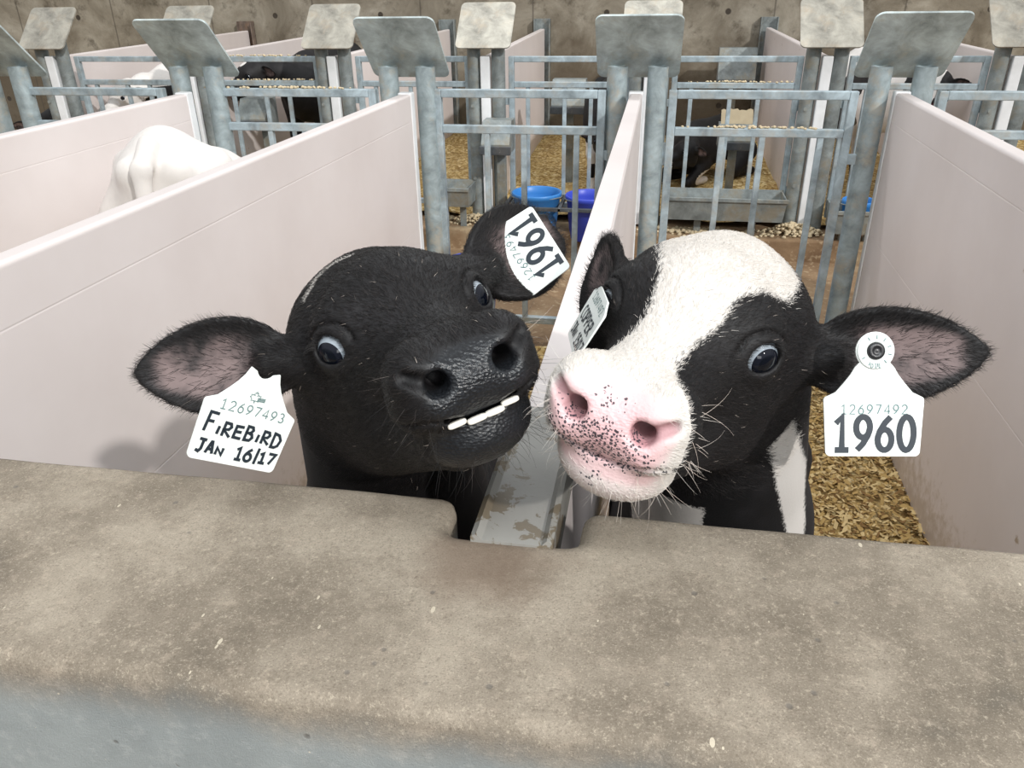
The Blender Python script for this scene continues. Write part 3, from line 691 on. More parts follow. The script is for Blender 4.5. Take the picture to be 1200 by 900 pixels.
# ------------------------------------------------------------------ calves
def m_coat(name, nose_black, black=(0.0055, 0.005, 0.0056), white=(0.62, 0.585, 0.55)):
    m = mat(name, rough=0.55, spec=0.35); t = NT(m)
    fur = t.noise(420, 3, 0.7); pat = t.math('ADD', t.attr('pat'), t.math('MULTIPLY', t.math('SUBTRACT', t.noise(300, 3, .7), 0.5), 0.012))
    blk = t.mix(t.step(t.noise(22, 4), 0.45, 0.75), black, tuple(min(1, x * 2.4) for x in black))
    wht = t.mix(t.step(t.noise(18, 5), 0.45, 0.7), white, tuple(x * .93 for x in white))
    c = t.mix(t.step(pat, -0.002, 0.002), blk, wht)
    ear = t.math('MULTIPLY', t.attr('earin'), t.step(t.noise(35, 4), 0.25, 0.65))
    c = t.mix(t.math('MULTIPLY', ear, 0.85), c, (0.20, 0.145, 0.14))
    nose = t.attr('nose'); pink = t.attr('pink')
    if nose_black:
        v = t.n('TexVoronoi'); v.inputs['Scale'].default_value = 380; t.l(t.coord(), v.inputs['Vector'])
        nc = t.mix(t.step(v.outputs['Distance'], 0.2, 0.6), (0.016, 0.018, 0.021), (0.010, 0.011, 0.013))
        c = t.mix(nose, c, nc)
    else:
        pk = t.mix(t.noise(60, 4), (0.70, 0.40, 0.42), (0.74, 0.52, 0.52))
        c = t.mix(pink, c, pk)
        c = t.mix(t.math('MULTIPLY', t.attr('inner'), .9), c, (0.22, 0.06, 0.08))
        v = t.n('TexVoronoi'); v.inputs['Scale'].default_value = 470
        wv = t.n('VectorMath', operation='ADD'); nz_ = t.n('TexNoise'); nz_.inputs['Scale'].default_value = 500; sc_ = t.n('VectorMath', operation='SCALE'); sc_.inputs['Scale'].default_value = .0018
        t.l(t.coord(), nz_.inputs['Vector']); t.l(nz_.outputs['Color'], sc_.inputs[0]); t.l(t.coord(), wv.inputs[0]); t.l(sc_.outputs[0], wv.inputs[1]); t.l(wv.outputs[0], v.inputs['Vector'])
        sel = t.sep(v.outputs['Color'])[0]; fk = t.attr('freck')
        on = t.math('MULTIPLY', t.math('GREATER_THAN', fk, sel), t.math('LESS_THAN', v.outputs['Distance'], t.math('ADD', 0.26, t.math('MULTIPLY', t.sep(v.outputs['Color'])[1], 0.36))))
        c = t.mix(t.math('MULTIPLY', on, 0.93), c, (0.030, 0.032, 0.042))
    t.base(c)
    wet = t.math('SUBTRACT', 0.62, t.math('MULTIPLY', nose, 0.34)); t.rough(wet)
    vb = t.voro(400, vec=t.scaled((.7, 1, 1.25)))
    hb = t.math('ADD', t.math('MULTIPLY', t.math('MULTIPLY', nose, vb), 0.6), t.math('MULTIPLY', fur, 0.35))
    t.normal(t.bump(hb, 0.5, 0.0022)); return m
COATA, COATB = m_coat('black_calf_coat', True), m_coat('black_and_white_calf_coat', False)
def m_hair(name):
    m = mat(name, rough=0.5, spec=0.28); t = NT(m)
    w_ = t.attr('tone'); t.base(t.ramp(w_, [(0.0, (0.004, 0.004, 0.0046)), (0.30, (0.055, 0.045, 0.042)), (0.6, (0.70, 0.60, 0.52)), (1.0, (0.66, 0.63, 0.59))])); return m
HAIR = m_hair('calf_hair')
def m_eye(name, c, r, spec=0.3):
    m = mat(name, c, r, 0, spec); return m
IRIS, PUPIL, SCLERA = m_eye('dark_iris', (0.006, 0.007, 0.012), .05), m_eye('pupil', (0.002, 0.003, 0.006), .05), m_eye('sclera', (0.30, 0.34, 0.38), .15)

def calf_mesh(name, c, lo, hi, flo, fhi, h, hc, mats, attrs, nref=2):
    xs = axis(lo[0], hi[0], flo[0], fhi[0], h, hc); ys = axis(lo[1], hi[1], flo[1], fhi[1], h, hc); zs = axis(lo[2], hi[2], flo[2], fhi[2], h, hc)
    V, Fq = surface_nets(c.sdf, xs, ys, zs)
    V, N = refine(c.sdf, V, nref, cap=h)
    o = mobj(name, V, Fq, mats, None, True)
    A = attrs(V, N)
    for k, v in A.items():
        at = o.data.attributes.new(k, 'FLOAT', 'POINT'); at.data.foreach_set('value', np.asarray(v, np.float32))
    return o, V, Fq, N, A
def eyeball(c, side, gaze, parent, name='eye'):
    """side -1 / +1 in the head frame; gaze in the head frame"""
    ce = EYE_C.copy(); ce[0] *= side; g = np.asarray(gaze, float); g /= np.linalg.norm(g)
    x = np.cross(g, (0, 0, 1.0)); x /= np.linalg.norm(x); y = np.cross(x, g); n, mlat = 40, 36; vs, fs, mi = [], [], []
    R0 = EYE_R - 0.0006
    for i in range(mlat + 1):
        th = math.pi * i / mlat
        for k in range(n):
            ph = 2 * math.pi * k / n; d = g * math.cos(th) + (x * math.cos(ph) * 1.0 + y * math.sin(ph)) * math.sin(th)
            rr = R0 * (1 + 0.05 * max(0, 1 - (th / 0.72) ** 2)); p = ce + d * rr; vs.append(tuple(c.hw(p)))
    for i in range(mlat):
        for k in range(n):
            fs.append((i * n + k, (i + 1) * n + k, (i + 1) * n + (k + 1) % n, i * n + (k + 1) % n)); th = math.pi * (i + .5) / mlat
            mi.append(1 if th < 0.46 else 0 if th < 0.72 else 2)
    return mobj(name, vs, fs, [IRIS, PUPIL, SCLERA], parent, True, mi)
def hair_curves(name, P0, D, Nn, L, tone, rad, parent, curl=0.35, npt=4):
    """strands rooted at P0, leaving along D and bending back along the skin"""
    k = len(P0); t = np.linspace(0, 1, npt)[None, :, None]
    Dv = D / np.linalg.norm(D, axis=1, keepdims=True)
    pos = P0[:, None, :] + Dv[:, None, :] * (L[:, None, None] * t) - Nn[:, None, :] * (L[:, None, None] * curl * t * t)
    cu_ = bpy.data.hair_curves.new(name); cu_.add_curves([npt] * k)
    cu_.attributes['position'].data.foreach_set('vector', pos.astype(np.float32).ravel())
    ra = cu_.attributes.get('radius') or cu_.attributes.new('radius', 'FLOAT', 'POINT')
    ra.data.foreach_set('value', (rad[:, None] * np.linspace(1, .25, npt)[None, :]).astype(np.float32).ravel())
    at = cu_.attributes.new('tone', 'FLOAT', 'CURVE'); at.data.foreach_set('value', tone.astype(np.float32))
    cu_.materials.append(HAIR)
    o = bpy.data.objects.new(name, cu_); COL.objects.link(o)
    if parent is not None: o.parent = parent
    return o
def sample(V, Fq, N, wv, count, r):
    q = Fq; a = np.linalg.norm(np.cross(V[q[:, 2]] - V[q[:, 0]], V[q[:, 3]] - V[q[:, 1]]), axis=1) * .5 * wv[q].mean(1)
    f = r.choice(len(q), count, p=a / a.sum()); s_, t_ = r.rand(count, 1), r.rand(count, 1); w4 = np.concatenate([(1 - s_) * (1 - t_), s_ * (1 - t_), s_ * t_, (1 - s_) * t_], 1)
    P = (V[q[f]] * w4[..., None]).sum(1); Nn = (N[q[f]] * w4[..., None]).sum(1); Nn /= np.linalg.norm(Nn, axis=1, keepdims=True)
    return P, Nn, q[f], w4
def sstep(x, a, b): t = np.clip((x - a) / (b - a), 0, 1); return t * t * (3 - 2 * t)
def head_masks(c, V, N):
    H = c.toh(V); x, y, z = np.abs(H[:, 0]), H[:, 1], H[:, 2]
    ina = sstep(((H / 1.0) ** 2).sum(1), 0.21 ** 2, 0.19 ** 2)
    nose = sstep(ell(np.stack([H[:, 0], y, z], 1).astype(np.float32), (0, -0.172, -0.028), (0.036, 0.030, 0.034)), 0.006, -0.003)
    low = sstep(-z, 0.050, 0.056) * sstep(-y, 0.125, 0.140)
    n = nostril_sdf(np.stack([x, y, z], 1).astype(np.float32))
    inner = sstep(n, 0.0014, -0.0010)
    e = np.sqrt(((np.stack([x, y, z], 1) - EYE_C) ** 2).sum(1)); w_ = (np.stack([x, y, z], 1) - EYE_C) @ EYE_W
    eye = sstep(e, EYE_R + .0055, EYE_R + .002) * (w_ > 0.004)
    ear_in = np.zeros(len(V)); ear = np.zeros(len(V))
    for er in c.ears:
        t, u, nn = er.coords(V.astype(np.float32)); d = er.sdf(V.astype(np.float32)); on = np.abs(d) < 0.004
        nc = er.cup * u * u - 0.012 + er.bend * t * t
        front = (nn - nc > 0.0) & (N @ er.n > 0.1)
        rel = np.abs(u) / (er.width(t) + 1e-4)
        ear = np.maximum(ear, on * (t > 0.12)); ear_in = np.maximum(ear_in, on * front * sstep(rel, 0.80, 0.45) * sstep(t, 0.22, 0.40) * sstep(t, 0.93, 0.80))
    return H, nose * (ear < .5), low, inner, eye, ear, ear_in, ina

# ------------------------------------------------------------------ the two calves at the wall
HRA = [[0.7961, -0.5101, -0.3258], [0.5741, 0.8067, 0.1399], [0.1915, -0.2984, 0.9350]]
HRB = [[0.9316, 0.3062, 0.1959], [-0.3204, 0.9462, 0.0445], [-0.1717, -0.1042, 0.9796]]
HTA, HTB = (-0.2036, 0.6009, 1.3650), (0.0332, 0.6243, 1.3647)
earsA = [Ear((-0.306, 0.592, 1.330), (-0.4279, 0.5320, 1.3385), (0.45, -0.78, 0.40), 0.043, 7.0),
         Ear((-0.168, 0.721, 1.3742), (-0.092, 0.852, 1.392), (0.16, -0.90, 0.35), 0.050, 6.0)]
earsB = [Ear((0.140, 0.668, 1.328), (0.2903, 0.6609, 1.3478), (-0.25, -0.86, 0.36), 0.042, 7.0),
         Ear((-0.034, 0.665, 1.352), (-0.0560, 0.735, 1.4120), (-0.66, -0.74, -0.10), 0.041, 7.0)]
CA = Calf(HRA, HTA, 1.0, (-0.33, 0.88, 0.0), math.radians(13), 1.10, earsA, open_mouth=1.0, neck=(-0.012, .105, -.030), neck_r=.090)
CB = Calf(HRB, HTB, 1.0, (0.122, 0.90, 0.0), math.radians(-3), 1.10, earsB, open_mouth=0.15, neck=(0.016, .10, -.030), neck_r=.082)

def attrs_A(V, N):
    H, nose, low, inner, eye, ear, ein, ina = head_masks(CA, V, N)
    # thin white line over the top left of the head
    ln = np.array([(-0.066, 0.064, 0.047), (-0.0569, 0.069, 0.0556), (-0.045, 0.0817, 0.0628), (-0.0302, 0.0881, 0.0685), (-0.0122, 0.0779, 0.0713)])
    d = np.full(len(V), 9.0)
    for a, b in zip(ln[:-1], ln[1:]): d = np.minimum(d, rcone(H.astype(np.float32), a, b, 0.0028, 0.0035))
    return dict(pat=-d, nose=np.maximum(nose, 0.85 * low * (np.abs(H[:, 0]) < .04)), pink=V[:, 0] * 0, inner=inner, freck=V[:, 0] * 0, earin=ein, _ear=ear, _eye=eye, _ina=ina)
yy = [-0.20, -0.150, -0.130, -0.105, -0.086, -0.0708, -0.0543, -0.0293, -0.0076, 0.03, 0.075, 0.10, 0.14]
xl = [-0.20, -0.20, -0.075, -0.046, -0.0304, -0.0256, -0.0225, -0.0273, -0.0357, -0.050, -0.063, -0.068, -0.03]
yr = [-0.20, -0.158, -0.149, -0.1396, -0.132, -0.1005, -0.083, -0.060, -0.045, -0.0336, -0.022, -0.0067, 0.0188, 0.05, 0.09, 0.14]
xr = [0.20, 0.20, 0.050, 0.042, 0.033, 0.0222, 0.0205, 0.0233, 0.0302, 0.034, 0.0338, 0.0407, 0.0531, 0.068, 0.066, 0.03]
def attrs_B(V, N):
    H, nose, low, inner, eye, ear, ein, ina = head_masks(CB, V, N)
    x, y, z = H.T
    d = np.minimum(x - np.interp(y, yy, xl), np.interp(y, yr, xr) - x)
    d = np.minimum(d, z + 0.035 + 0.5 * np.clip(-y - 0.09, 0, 1))                       # blaze only on the upper side
    d = np.maximum(d, -0.146 - y - 0.25 * np.clip(np.abs(x) - .035, 0, 1))              # whole muzzle tip
    d = np.maximum(d, np.minimum(-0.052 - z, -0.083 - y))                               # chin
    d = np.where(ear > .5, -0.02, d)
    d = np.where(((H * H).sum(1) > 0.19 ** 2), -0.02, d)
    zz = V[:, 2]; out = (H * H).sum(1) > 0.155 ** 2
    st = np.minimum(V[:, 0] - np.interp(-zz, [-1.27, -1.18, -1.09, -0.9], [.112, .140, .168, .175]), np.interp(-zz, [-1.27, -1.18, -1.09, -0.9], [.138, .176, .190, .197]) - V[:, 0])
    st = np.where(out & (V[:, 1] < 0.92), np.minimum(st, 1.29 - zz), -0.05)
    chest = np.where(out & (V[:, 1] < .8), np.minimum(0.036 - np.abs(V[:, 0] - 0.036), 1.150 - zz), -.05)
    pat = np.maximum(np.where(((H * H).sum(1) > 0.19 ** 2), st, np.maximum(d, np.where(d < 0, st, d))), chest)
    pad = sstep(ell(H.astype(np.float32), (0, -0.168, -0.024), (0.047, 0.036, 0.040)), 0.006, -0.008)
    band = sstep(-z, .050, .054) * sstep(z, -.074, -.062) * sstep(-y, .130, .146)
    pk = np.maximum.reduce([nose, 0.85 * pad, band * .75, low * 0.25]); pk = np.maximum(pk, 0.75 * sstep(ell(np.abs(H).astype(np.float32) * np.array((1, -1, -1), np.float32) * np.array((1, 1, 1), np.float32) if False else np.stack([np.abs(x), y, z], 1).astype(np.float32), (0.026, -0.165, -0.016), (0.022, 0.026, 0.020)), 0.004, -0.004))
    fr = sstep(-z, 0.010, 0.034) * sstep(-y, 0.142, 0.158) * (0.55 + 0.5 * np.exp(-((x + 0.002) / 0.020) ** 2)) + 0.10 * nose + 0.30 * np.exp(-((x + 0.004) / 0.010) ** 2) * sstep(-y, 0.145, 0.160) - 0.9 * sstep(-z, 0.056, 0.059)
    fr = fr - 0.75 * sstep(x, 0.020, 0.034) * sstep(z, -0.045, -0.02); fr += 0.35 * np.exp(-((z + 0.050) / 0.005) ** 2) * sstep(-y, 0.148, 0.156)
    return dict(pat=pat, nose=np.maximum(nose * .8, low * 0.4), pink=np.clip(pk, 0, 1), inner=inner, freck=np.clip(fr, 0, 1), earin=ein, _ear=ear, _eye=eye, _ina=ina)
NF = 60000
def fur(c, V, Fq, N, A, parent, seed, base_black, count):
    r = np.random.RandomState(seed)
    H = c.toh(V); wgt = A['_ina'] + A['_ear']; wgt = np.clip(wgt, 0, 1) * (1 - np.clip(np.maximum(A['nose'], A['pink']) * 1.6, 0, 1)) * (A['_eye'] < 0.3) * (A['inner'] < .1) * (1 - 0.85 * A['earin'])
    toward = (np.array((0, 0, CZ)) - V); toward /= np.linalg.norm(toward, axis=1, keepdims=True)
    wgt = wgt * ((N * toward).sum(1) > -0.45)
    P0, Nn, q, w4 = sample(V, Fq, N, wgt + 1e-9, count, r)
    g = lambda k: (A[k][q] * w4).sum(1)
    Hs = c.toh(P0); flow = np.tile(c.hR @ np.array((0, 1.0, -0.10)), (count, 1))
    side = (Hs[:, 0] * 3.0)[:, None] * (c.hR @ np.array((1.0, 0, 0)))[None, :]
    flow = flow + side + r.randn(count, 3) * 0.22
    ear = g('_ear') > 0.4
    for er in c.ears:
        t, u, nn = er.coords(P0.astype(np.float32)); on = ear & (np.abs(er.sdf(P0.astype(np.float32))) < .006)
        flow[on] = er.a[None, :] * 1.0 + er.u[None, :] * (u[on] / er.hw)[:, None] * 1.1 + r.randn(on.sum(), 3) * .25
    flow -= Nn * (flow * Nn).sum(1)[:, None]; flow /= np.linalg.norm(flow, axis=1, keepdims=True) + 1e-6
    D = flow + Nn * r.uniform(.22, .42, (count, 1))
    rim = np.zeros(count)
    for er in c.ears:
        t, u, nn = er.coords(P0.astype(np.float32)); rim = np.maximum(rim, ear * np.maximum(sstep(np.abs(u) / (er.width(t) + 1e-4), .75, .98), sstep(t, .82, .95)))
    L = r.uniform(.004, .008, count) * (1 + 0.35 * sstep(Hs[:, 1], -.05, .06)) * np.where(ear, 0.9, 1) * (1 + 0.25 * rim)
    pat = g('pat') + r.randn(count) * .0025
    tone = np.where(pat > 0, r.uniform(.88, 1.0, count), np.clip(np.abs(r.randn(count)) * .05 + .02 + (r.rand(count) < .02) * .2 + (r.rand(count) < .0025) * .4, 0, .5))
    return hair_curves('fur', P0, D, Nn, L, tone, r.uniform(.00012, .00019, count), parent, .28)
def whiskers(c, V, Fq, N, A, parent, seed, count, tone):
    r = np.random.RandomState(seed); H = c.toh(V)
    wgt = sstep(-H[:, 1], .100, .125) * sstep(np.abs(H[:, 0]) - 0.3 * np.clip(-H[:, 2] - .06, 0, 1), .018, .034) * (H[:, 2] < .0) * (A['inner'] < .1) + 0.8 * (H[:, 2] < -.075) * sstep(-H[:, 1], .09, .12)
    P0, Nn, q, w4 = sample(V, Fq, N, wgt + 1e-9, count, r)
    D = Nn + r.randn(count, 3) * .3 + (c.hR @ np.array((0, .35, -.35)))[None, :]
    return hair_curves('whiskers', P0, D, Nn, r.uniform(.010, .042, count), np.clip(r.normal(tone, .15, count), 0, 1), r.uniform(.00009, .00015, count), parent, .3, 6)
def lashes(c, side, parent, seed, tone):
    r = np.random.RandomState(seed); P0, D, Nn = [], [], []
    f = np.array((side, 1, 1.0)); ce = EYE_C * f
    for k in range(46):
        a = math.radians(r.uniform(15, 165)); u, v = 0.0155 * math.cos(a), 0.0115 * math.sin(a)
        p = EYE_C + EYE_W * 0.0155 + EYE_U * u + EYE_V * v; d = EYE_W * 0.7 + EYE_V * .45 + EYE_U * (u * 35 + .2)
        P0.append(c.hw(p * f)); D.append(c.hR @ (d * f)); Nn.append(c.hR @ np.array((0, 0, 1.0)))
    return hair_curves('eyelashes', np.array(P0), np.array(D), np.array(Nn), r.uniform(.007, .013, 46), np.full(46, tone), np.full(46, .00018), parent, .5, 5)

def place_foreground():
    for c, nm, lb, at, mt, lo, hi, flo, fhi, sd in (
        (CA, 'calf', 'black calf with raised muzzle showing its lower teeth, leaning over the wall', attrs_A, COATA, (-0.85, 0.40, -0.14), (0.05, 2.05, 1.50), (-0.46, 0.43, 1.20), (-0.03, 0.80, 1.47), 3),
        (CB, 'calf', 'black calf with a white blaze and pink freckled muzzle resting over the middle panel', attrs_B, COATB, (-0.22, 0.42, -0.14), (0.45, 2.05, 1.50), (-0.085, 0.45, 1.20), (0.31, 0.80, 1.47), 5)):
        e = empty(nm, (c.bo[0], c.bo[1], 0)); tag(e, lb, 'calf')
        bo_, V, Fq, N, A = calf_mesh('body', c, lo, hi, flo, fhi, 0.0027, 0.03, [mt], at)
        inv = Matrix.Translation((-c.bo[0], -c.bo[1], 0))
        for o in (bo_,): o.parent = e; o.matrix_parent_inverse = inv
        for side in (-1, 1):
            gz = EYE_W * np.array((side, 1, 1.0)); gz = gz + EYE_U * np.array((side, 1, 1.0)) * (0.22 if side * (1 if c is CB else -1) > 0 else 0.10) + np.array((0, 0, -0.30 if c is CA else -0.22))
            o = eyeball(c, side, gz, e); o.matrix_parent_inverse = inv
            o = lashes(c, side, e, 20 + side, 0.05); o.matrix_parent_inverse = inv
        o = fur(c, V, Fq, N, A, e, sd, .02, NF); o.matrix_parent_inverse = inv
        o = whiskers(c, V, Fq, N, A, e, sd + 40, 130, 0.12 if c is CA else 0.8); o.matrix_parent_inverse = inv
        if c is CA:      # four lower front teeth
            tm = mat('tooth_ivory', (0.80, 0.76, 0.68), 0.25, 0, 0.5)
            for k, (x, w_) in enumerate(((-0.0205, .0072), (-0.0066, .0074), (0.0074, .0074), (0.0212, .0070))):
                bm_ = bmesh.new(); bmesh.ops.create_uvsphere(bm_, u_segments=20, v_segments=14, radius=1)
                yb = -0.1585 + 9.0 * x * x
                for v in bm_.verts:
                    q_ = [math.copysign(abs(k_) ** .55, k_) for k_ in v.co]; p = np.array((x + q_[0] * w_, yb + q_[1] * .0028, -0.0538 + q_[2] * .0023 + 4.0 * x * x)); v.co = Vector(c.hw(p))
                b = MB(); bm_.verts.index_update(); b.bm(bm_, 0, True); o = b.build('tooth', tm, e); o.matrix_parent_inverse = inv
place_foreground()

# ------------------------------------------------------------------ calves further back
COATC = m_coat('background_calf_coat', False, white=(0.76, 0.73, 0.70))
def head_rot(f, roll=0.0):
    y = -np.asarray(f, float) / np.linalg.norm(f); x = np.cross(y, (0, 0, 1.0)); x /= np.linalg.norm(x); z = np.cross(x, y)
    ca, sa = math.cos(roll), math.sin(roll); return np.stack([x * ca + z * sa, y, z * ca - x * sa], 1)
def back_calf(label, ht, hs, face, bo, yaw, bs, pat, lying=False, ls=1.0, droop=0.0, h=0.012, roll=0.0, tail=0.0, pit=0.0):
    R_ = head_rot(face, roll); ht = np.asarray(ht, float); hw = lambda p: R_ @ (np.asarray(p) * hs) + ht
    ears = []
    for sd in (-1, 1):
        ears.append(Ear(hw((sd * .072, .085, -.005)), hw((sd * .195, .105, -.03 - droop)), R_ @ np.array((sd * .15, -.9, .1)), .040 * hs, 6.0 / hs))
    c = Calf(R_, ht, hs, bo, yaw, bs, ears, lying, 0.0, True, ls, tail, pit=pit)
    pts = np.array([c.bw((sx * .3, y, z)) for sx in (-1, 1) for y in (-.35, .95) for z in (-.16, .95)] + [hw((sx * .26, y, z)) for sx in (-1, 1) for y in (-.22, .15) for z in (-.16, .12)])
    lo, hi = pts.min(0), pts.max(0); hl, hh = np.array([hw((sx * .2, y, z)) for sx in (-1, 1) for y in (-.19, .14) for z in (-.12, .08)]).min(0), np.array([hw((sx * .2, y, z)) for sx in (-1, 1) for y in (-.19, .14) for z in (-.12, .08)]).max(0)
    e = empty('calf', (bo[0], bo[1], bo[2])); tag(e, label, 'calf', None); inv = Matrix.Translation((-bo[0], -bo[1], -bo[2]))
    def at(V, N):
        H, nose, low, inner, eye, ear, ein, ina = head_masks(c, V, N)
        return dict(pat=pat(H, c.tob(V), ear), nose=nose, pink=nose * .7, inner=inner, earin=ein)
    o, V, Fq, N, A = calf_mesh('body', c, lo, hi, hl, hh, h * .6, h * 1.3, [COATC], at, 1); o.parent = e; o.matrix_parent_inverse = inv
    for sd in (-1, 1):
        o = eyeball(c, sd, EYE_W * np.array((sd, 1, 1.0)), e); o.matrix_parent_inverse = inv
    return e, c
PI = math.pi
inh = lambda H, r=.2: (H * H).sum(1) < r * r
blob = lambda B, c, r: 1 - np.sqrt((((B - np.array(c)) / np.array(r)) ** 2).sum(1))
# white rump in the left pen
back_calf('white calf seen from behind, rump and tail above the left panel', (-1.93, 3.34, 0.42), 1.1, (-0.1, .6, -.75), (-1.90, 3.30, 0), PI + 0.20, 1.40,
          lambda H, B, e: np.where(inh(H), .02, np.maximum.reduce([-.06 - .0 * H[:, 0], -.02 + 0 * H[:, 0]]) * 0 + .03 - np.maximum.reduce([.08 * (blob(B, (.155, .60, .62), (.05, .03, .05)) > 0), .08 * (blob(B, (-.034, .80, .60), (.009, .08, .055)) > 0), .08 * (blob(B, (-.10, .76, .70), (.012, .06, .012)) > 0)])), ls=0.74, tail=0.02, pit=0.19)
back_calf('white-backed calf with a white face lowered at the back gate', (-4.12, 5.76, 0.89), 1.15, (-.35, -.85, -.45), (-4.00, 6.15, .14), math.radians(-8), 1.15,
          lambda H, B, e: np.where(e > .5, .02, np.where(inh(H, .17), .02, np.where((B[:, 1] < .35) & (B[:, 2] < .70), -.02, .02))))
back_calf('black calf with a white forehead patch behind the back gate', (-3.13, 5.93, 1.03), 1.2, (-.55, -.70, -.42), (-2.80, 6.18, .14), math.radians(-8), 1.26,
          lambda H, B, e: np.where(inh(H, .2) & (e < .5), .022 - np.sqrt(H[:, 0] ** 2 + (H[:, 1] - .03) ** 2 * .6), -.02))
back_calf('black calf lying on the bedding behind the feed trough gate', (0.18, 6.42, 0.44), 1.0, (-.8, -.55, -.25), (0.24, 6.66, .14), math.radians(-36), 1.0,
          lambda H, B, e: np.where(inh(H, .2), np.where(H[:, 1] < -.12, .01, -.02), np.where(blob(B, (.18, .1, .06), (.1, .2, .07)) > 0, .02, -.02)), lying=True)
back_calf('black and white calf standing behind the middle twin posts', (-0.37, 5.77, 0.62), 1.0, (.1, -.8, -.5), (-0.39, 6.08, .14), math.radians(-2), 1.02,
          lambda H, B, e: np.where(inh(H, .2), -.02, np.where(B[:, 2] < .52, .02 - .05 * np.maximum((blob(B, (-.10, .05, .44), (.06, .2, .04)) > 0), (blob(B, (-.10, .03, .2), (.08, .2, .05)) > 0)), -.02)))
back_calf('black and white calf with a white face behind the right grey plate', (1.78, 5.92, 0.97), 1.05, (-.45, -.80, -.42), (1.62, 6.28, .14), math.radians(8), 1.18,
          lambda H, B, e: np.where(e > .5, -.02, np.where(inh(H, .2), .034 - np.abs(H[:, 0]), np.where(np.sin(B[:, 1] * 9 + B[:, 2] * 4) > 0.1, .02, -.02))))
back_calf('mostly black calf at the far left, low behind the left panel', (-5.02, 5.9, 0.62), 1.0, (.5, -.7, -.4), (-4.98, 6.3, .14), math.radians(10), 0.80,
          lambda H, B, e: np.where(inh(H, .2), .02 - np.sqrt(H[:, 0] ** 2 + (H[:, 1] - .03) ** 2), -.02))

# ------------------------------------------------------------------ ear tags
def arc(cx, cy, rx, ry, a0, a1, n=14): return [(cx + rx * math.cos(math.radians(a0 + (a1 - a0) * k / n)), cy + ry * math.sin(math.radians(a0 + (a1 - a0) * k / n))) for k in range(n + 1)]
G = {
 '0': [arc(.3, .5, .26, .5, 90, 450, 26)],
 '1': [[(.10, .80), (.33, 1.0), (.33, 0)], [(.08, 0), (.58, 0)]],
 '2': [arc(.3, .72, .25, .28, 165, -35, 14) + [(.04, 0), (.58, 0)]],
 '3': [arc(.28, .74, .22, .26, 150, -90, 12) , arc(.28, .25, .26, .25, 90, -150, 12)],
 '4': [[(.45, 0), (.45, 1), (.03, .3), (.6, .3)]],
 '5': [[(.52, 1), (.12, 1), (.08, .56)] + arc(.29, .32, .26, .32, 130, -140, 12)],
 '6': [[(.50, 1.0), (.30, .82), (.12, .56), (.05, .34)], arc(.3, .31, .25, .31, 0, 360, 22)],
 '7': [[(.03, 1), (.57, 1), (.2, 0)]],
 '9': [[(.10, 0.0), (.30, .18), (.48, .44), (.55, .66)], arc(.3, .69, .25, .31, 0, 360, 22)],
 'F': [[(.05, 0), (.12, 1), (.66, .98)], [(.10, .55), (.5, .55)]],
 'I': [[(.15, 0), (.2, .72)]], 'i': [[(.15, 0), (.2, .62)]],
 'R': [[(.06, 0), (.1, .95), (.42, .93), (.5, .72), (.38, .52), (.1, .46), (.56, 0)]],
 'E': [[(.58, .92), (.1, .9), (.06, .02), (.56, .0)], [(.08, .48), (.5, .5)]],
 'B': [[(.06, 0), (.1, .98), (.4, .96), (.48, .76), (.36, .55), (.1, .52), (.46, .46), (.54, .24), (.4, .02), (.06, 0)]],
 'D': [[(.06, 0), (.1, .95), (.4, .88), (.6, .55), (.5, .15), (.3, .0), (.06, 0)]],
 'J': [[(.1, .98), (.62, .95)], [(.4, .96), (.38, .25), (.25, .02), (.02, .12)]],
 'A': [[(.04, 0), (.28, 1), (.34, 1), (.52, 0)], [(.12, .38), (.48, .36)]],
 'N': [[(.06, 0), (.08, .75), (.48, .05), (.52, .8)]],
 'C': [arc(.34, .5, .3, .5, 50, 310, 16)], 'O': [arc(.32, .5, .29, .5, 90, 450, 22)],
 'P': [[(.06, 0), (.1, 1), (.44, .96), (.52, .72), (.4, .5), (.1, .46)]], '/': [[(.2, -.1), (.28, 1.1)]], 'l': [[(.25, 0), (.25, 1)]],
}
def ribbon(mb, pts, w, z, mi):
    n = len(pts); closed = abs(pts[0][0] - pts[-1][0]) + abs(pts[0][1] - pts[-1][1]) < 1e-6
    L, Rr = [], []
    for i in range(n):
        p = Vector(pts[i]); a = Vector(pts[i - 1]) if i else (Vector(pts[-2]) if closed else None); c = Vector(pts[i + 1]) if i < n - 1 else (Vector(pts[1]) if closed else None)
        d1 = (p - a).normalized() if a is not None else None; d2 = (c - p).normalized() if c is not None else None
        d1 = d1 if d1 is not None else d2; d2 = d2 if d2 is not None else d1
        t = d1 + d2; t = t.normalized() if t.length > 1e-6 else d1; nn = Vector((-t.y, t.x)); k = min(1.7, 1 / max(.35, nn.dot(Vector((-d1.y, d1.x)))))
        L.append(p + nn * (w / 2 * k)); Rr.append(p - nn * (w / 2 * k))
    vs = [(q.x, q.y, z) for q in L] + [(q.x, q.y, z) for q in Rr]
    mb.add(vs, [(n + i, n + i + 1, i + 1, i) for i in range(n - 1)], mi)
def text(mb, s, x, y, h, wd, gap, sw, mi, z, r=None, sizes=None, dys=None):
    """stroke lettering, left edge x, base line y"""
    for k, ch in enumerate(s):
        hh = h * (sizes[k] if sizes else 1); dy = dys[k] if dys else 0
        if ch != ' ':
            for j, st in enumerate(G[ch]): ribbon(mb, [(x + px / .6 * wd, y + dy + py * hh) for px, py in st], sw, z + .00002 * k + .00008 * j, mi)
        x += (wd * (.5 if ch in 'Ii/l' else 1)) + gap
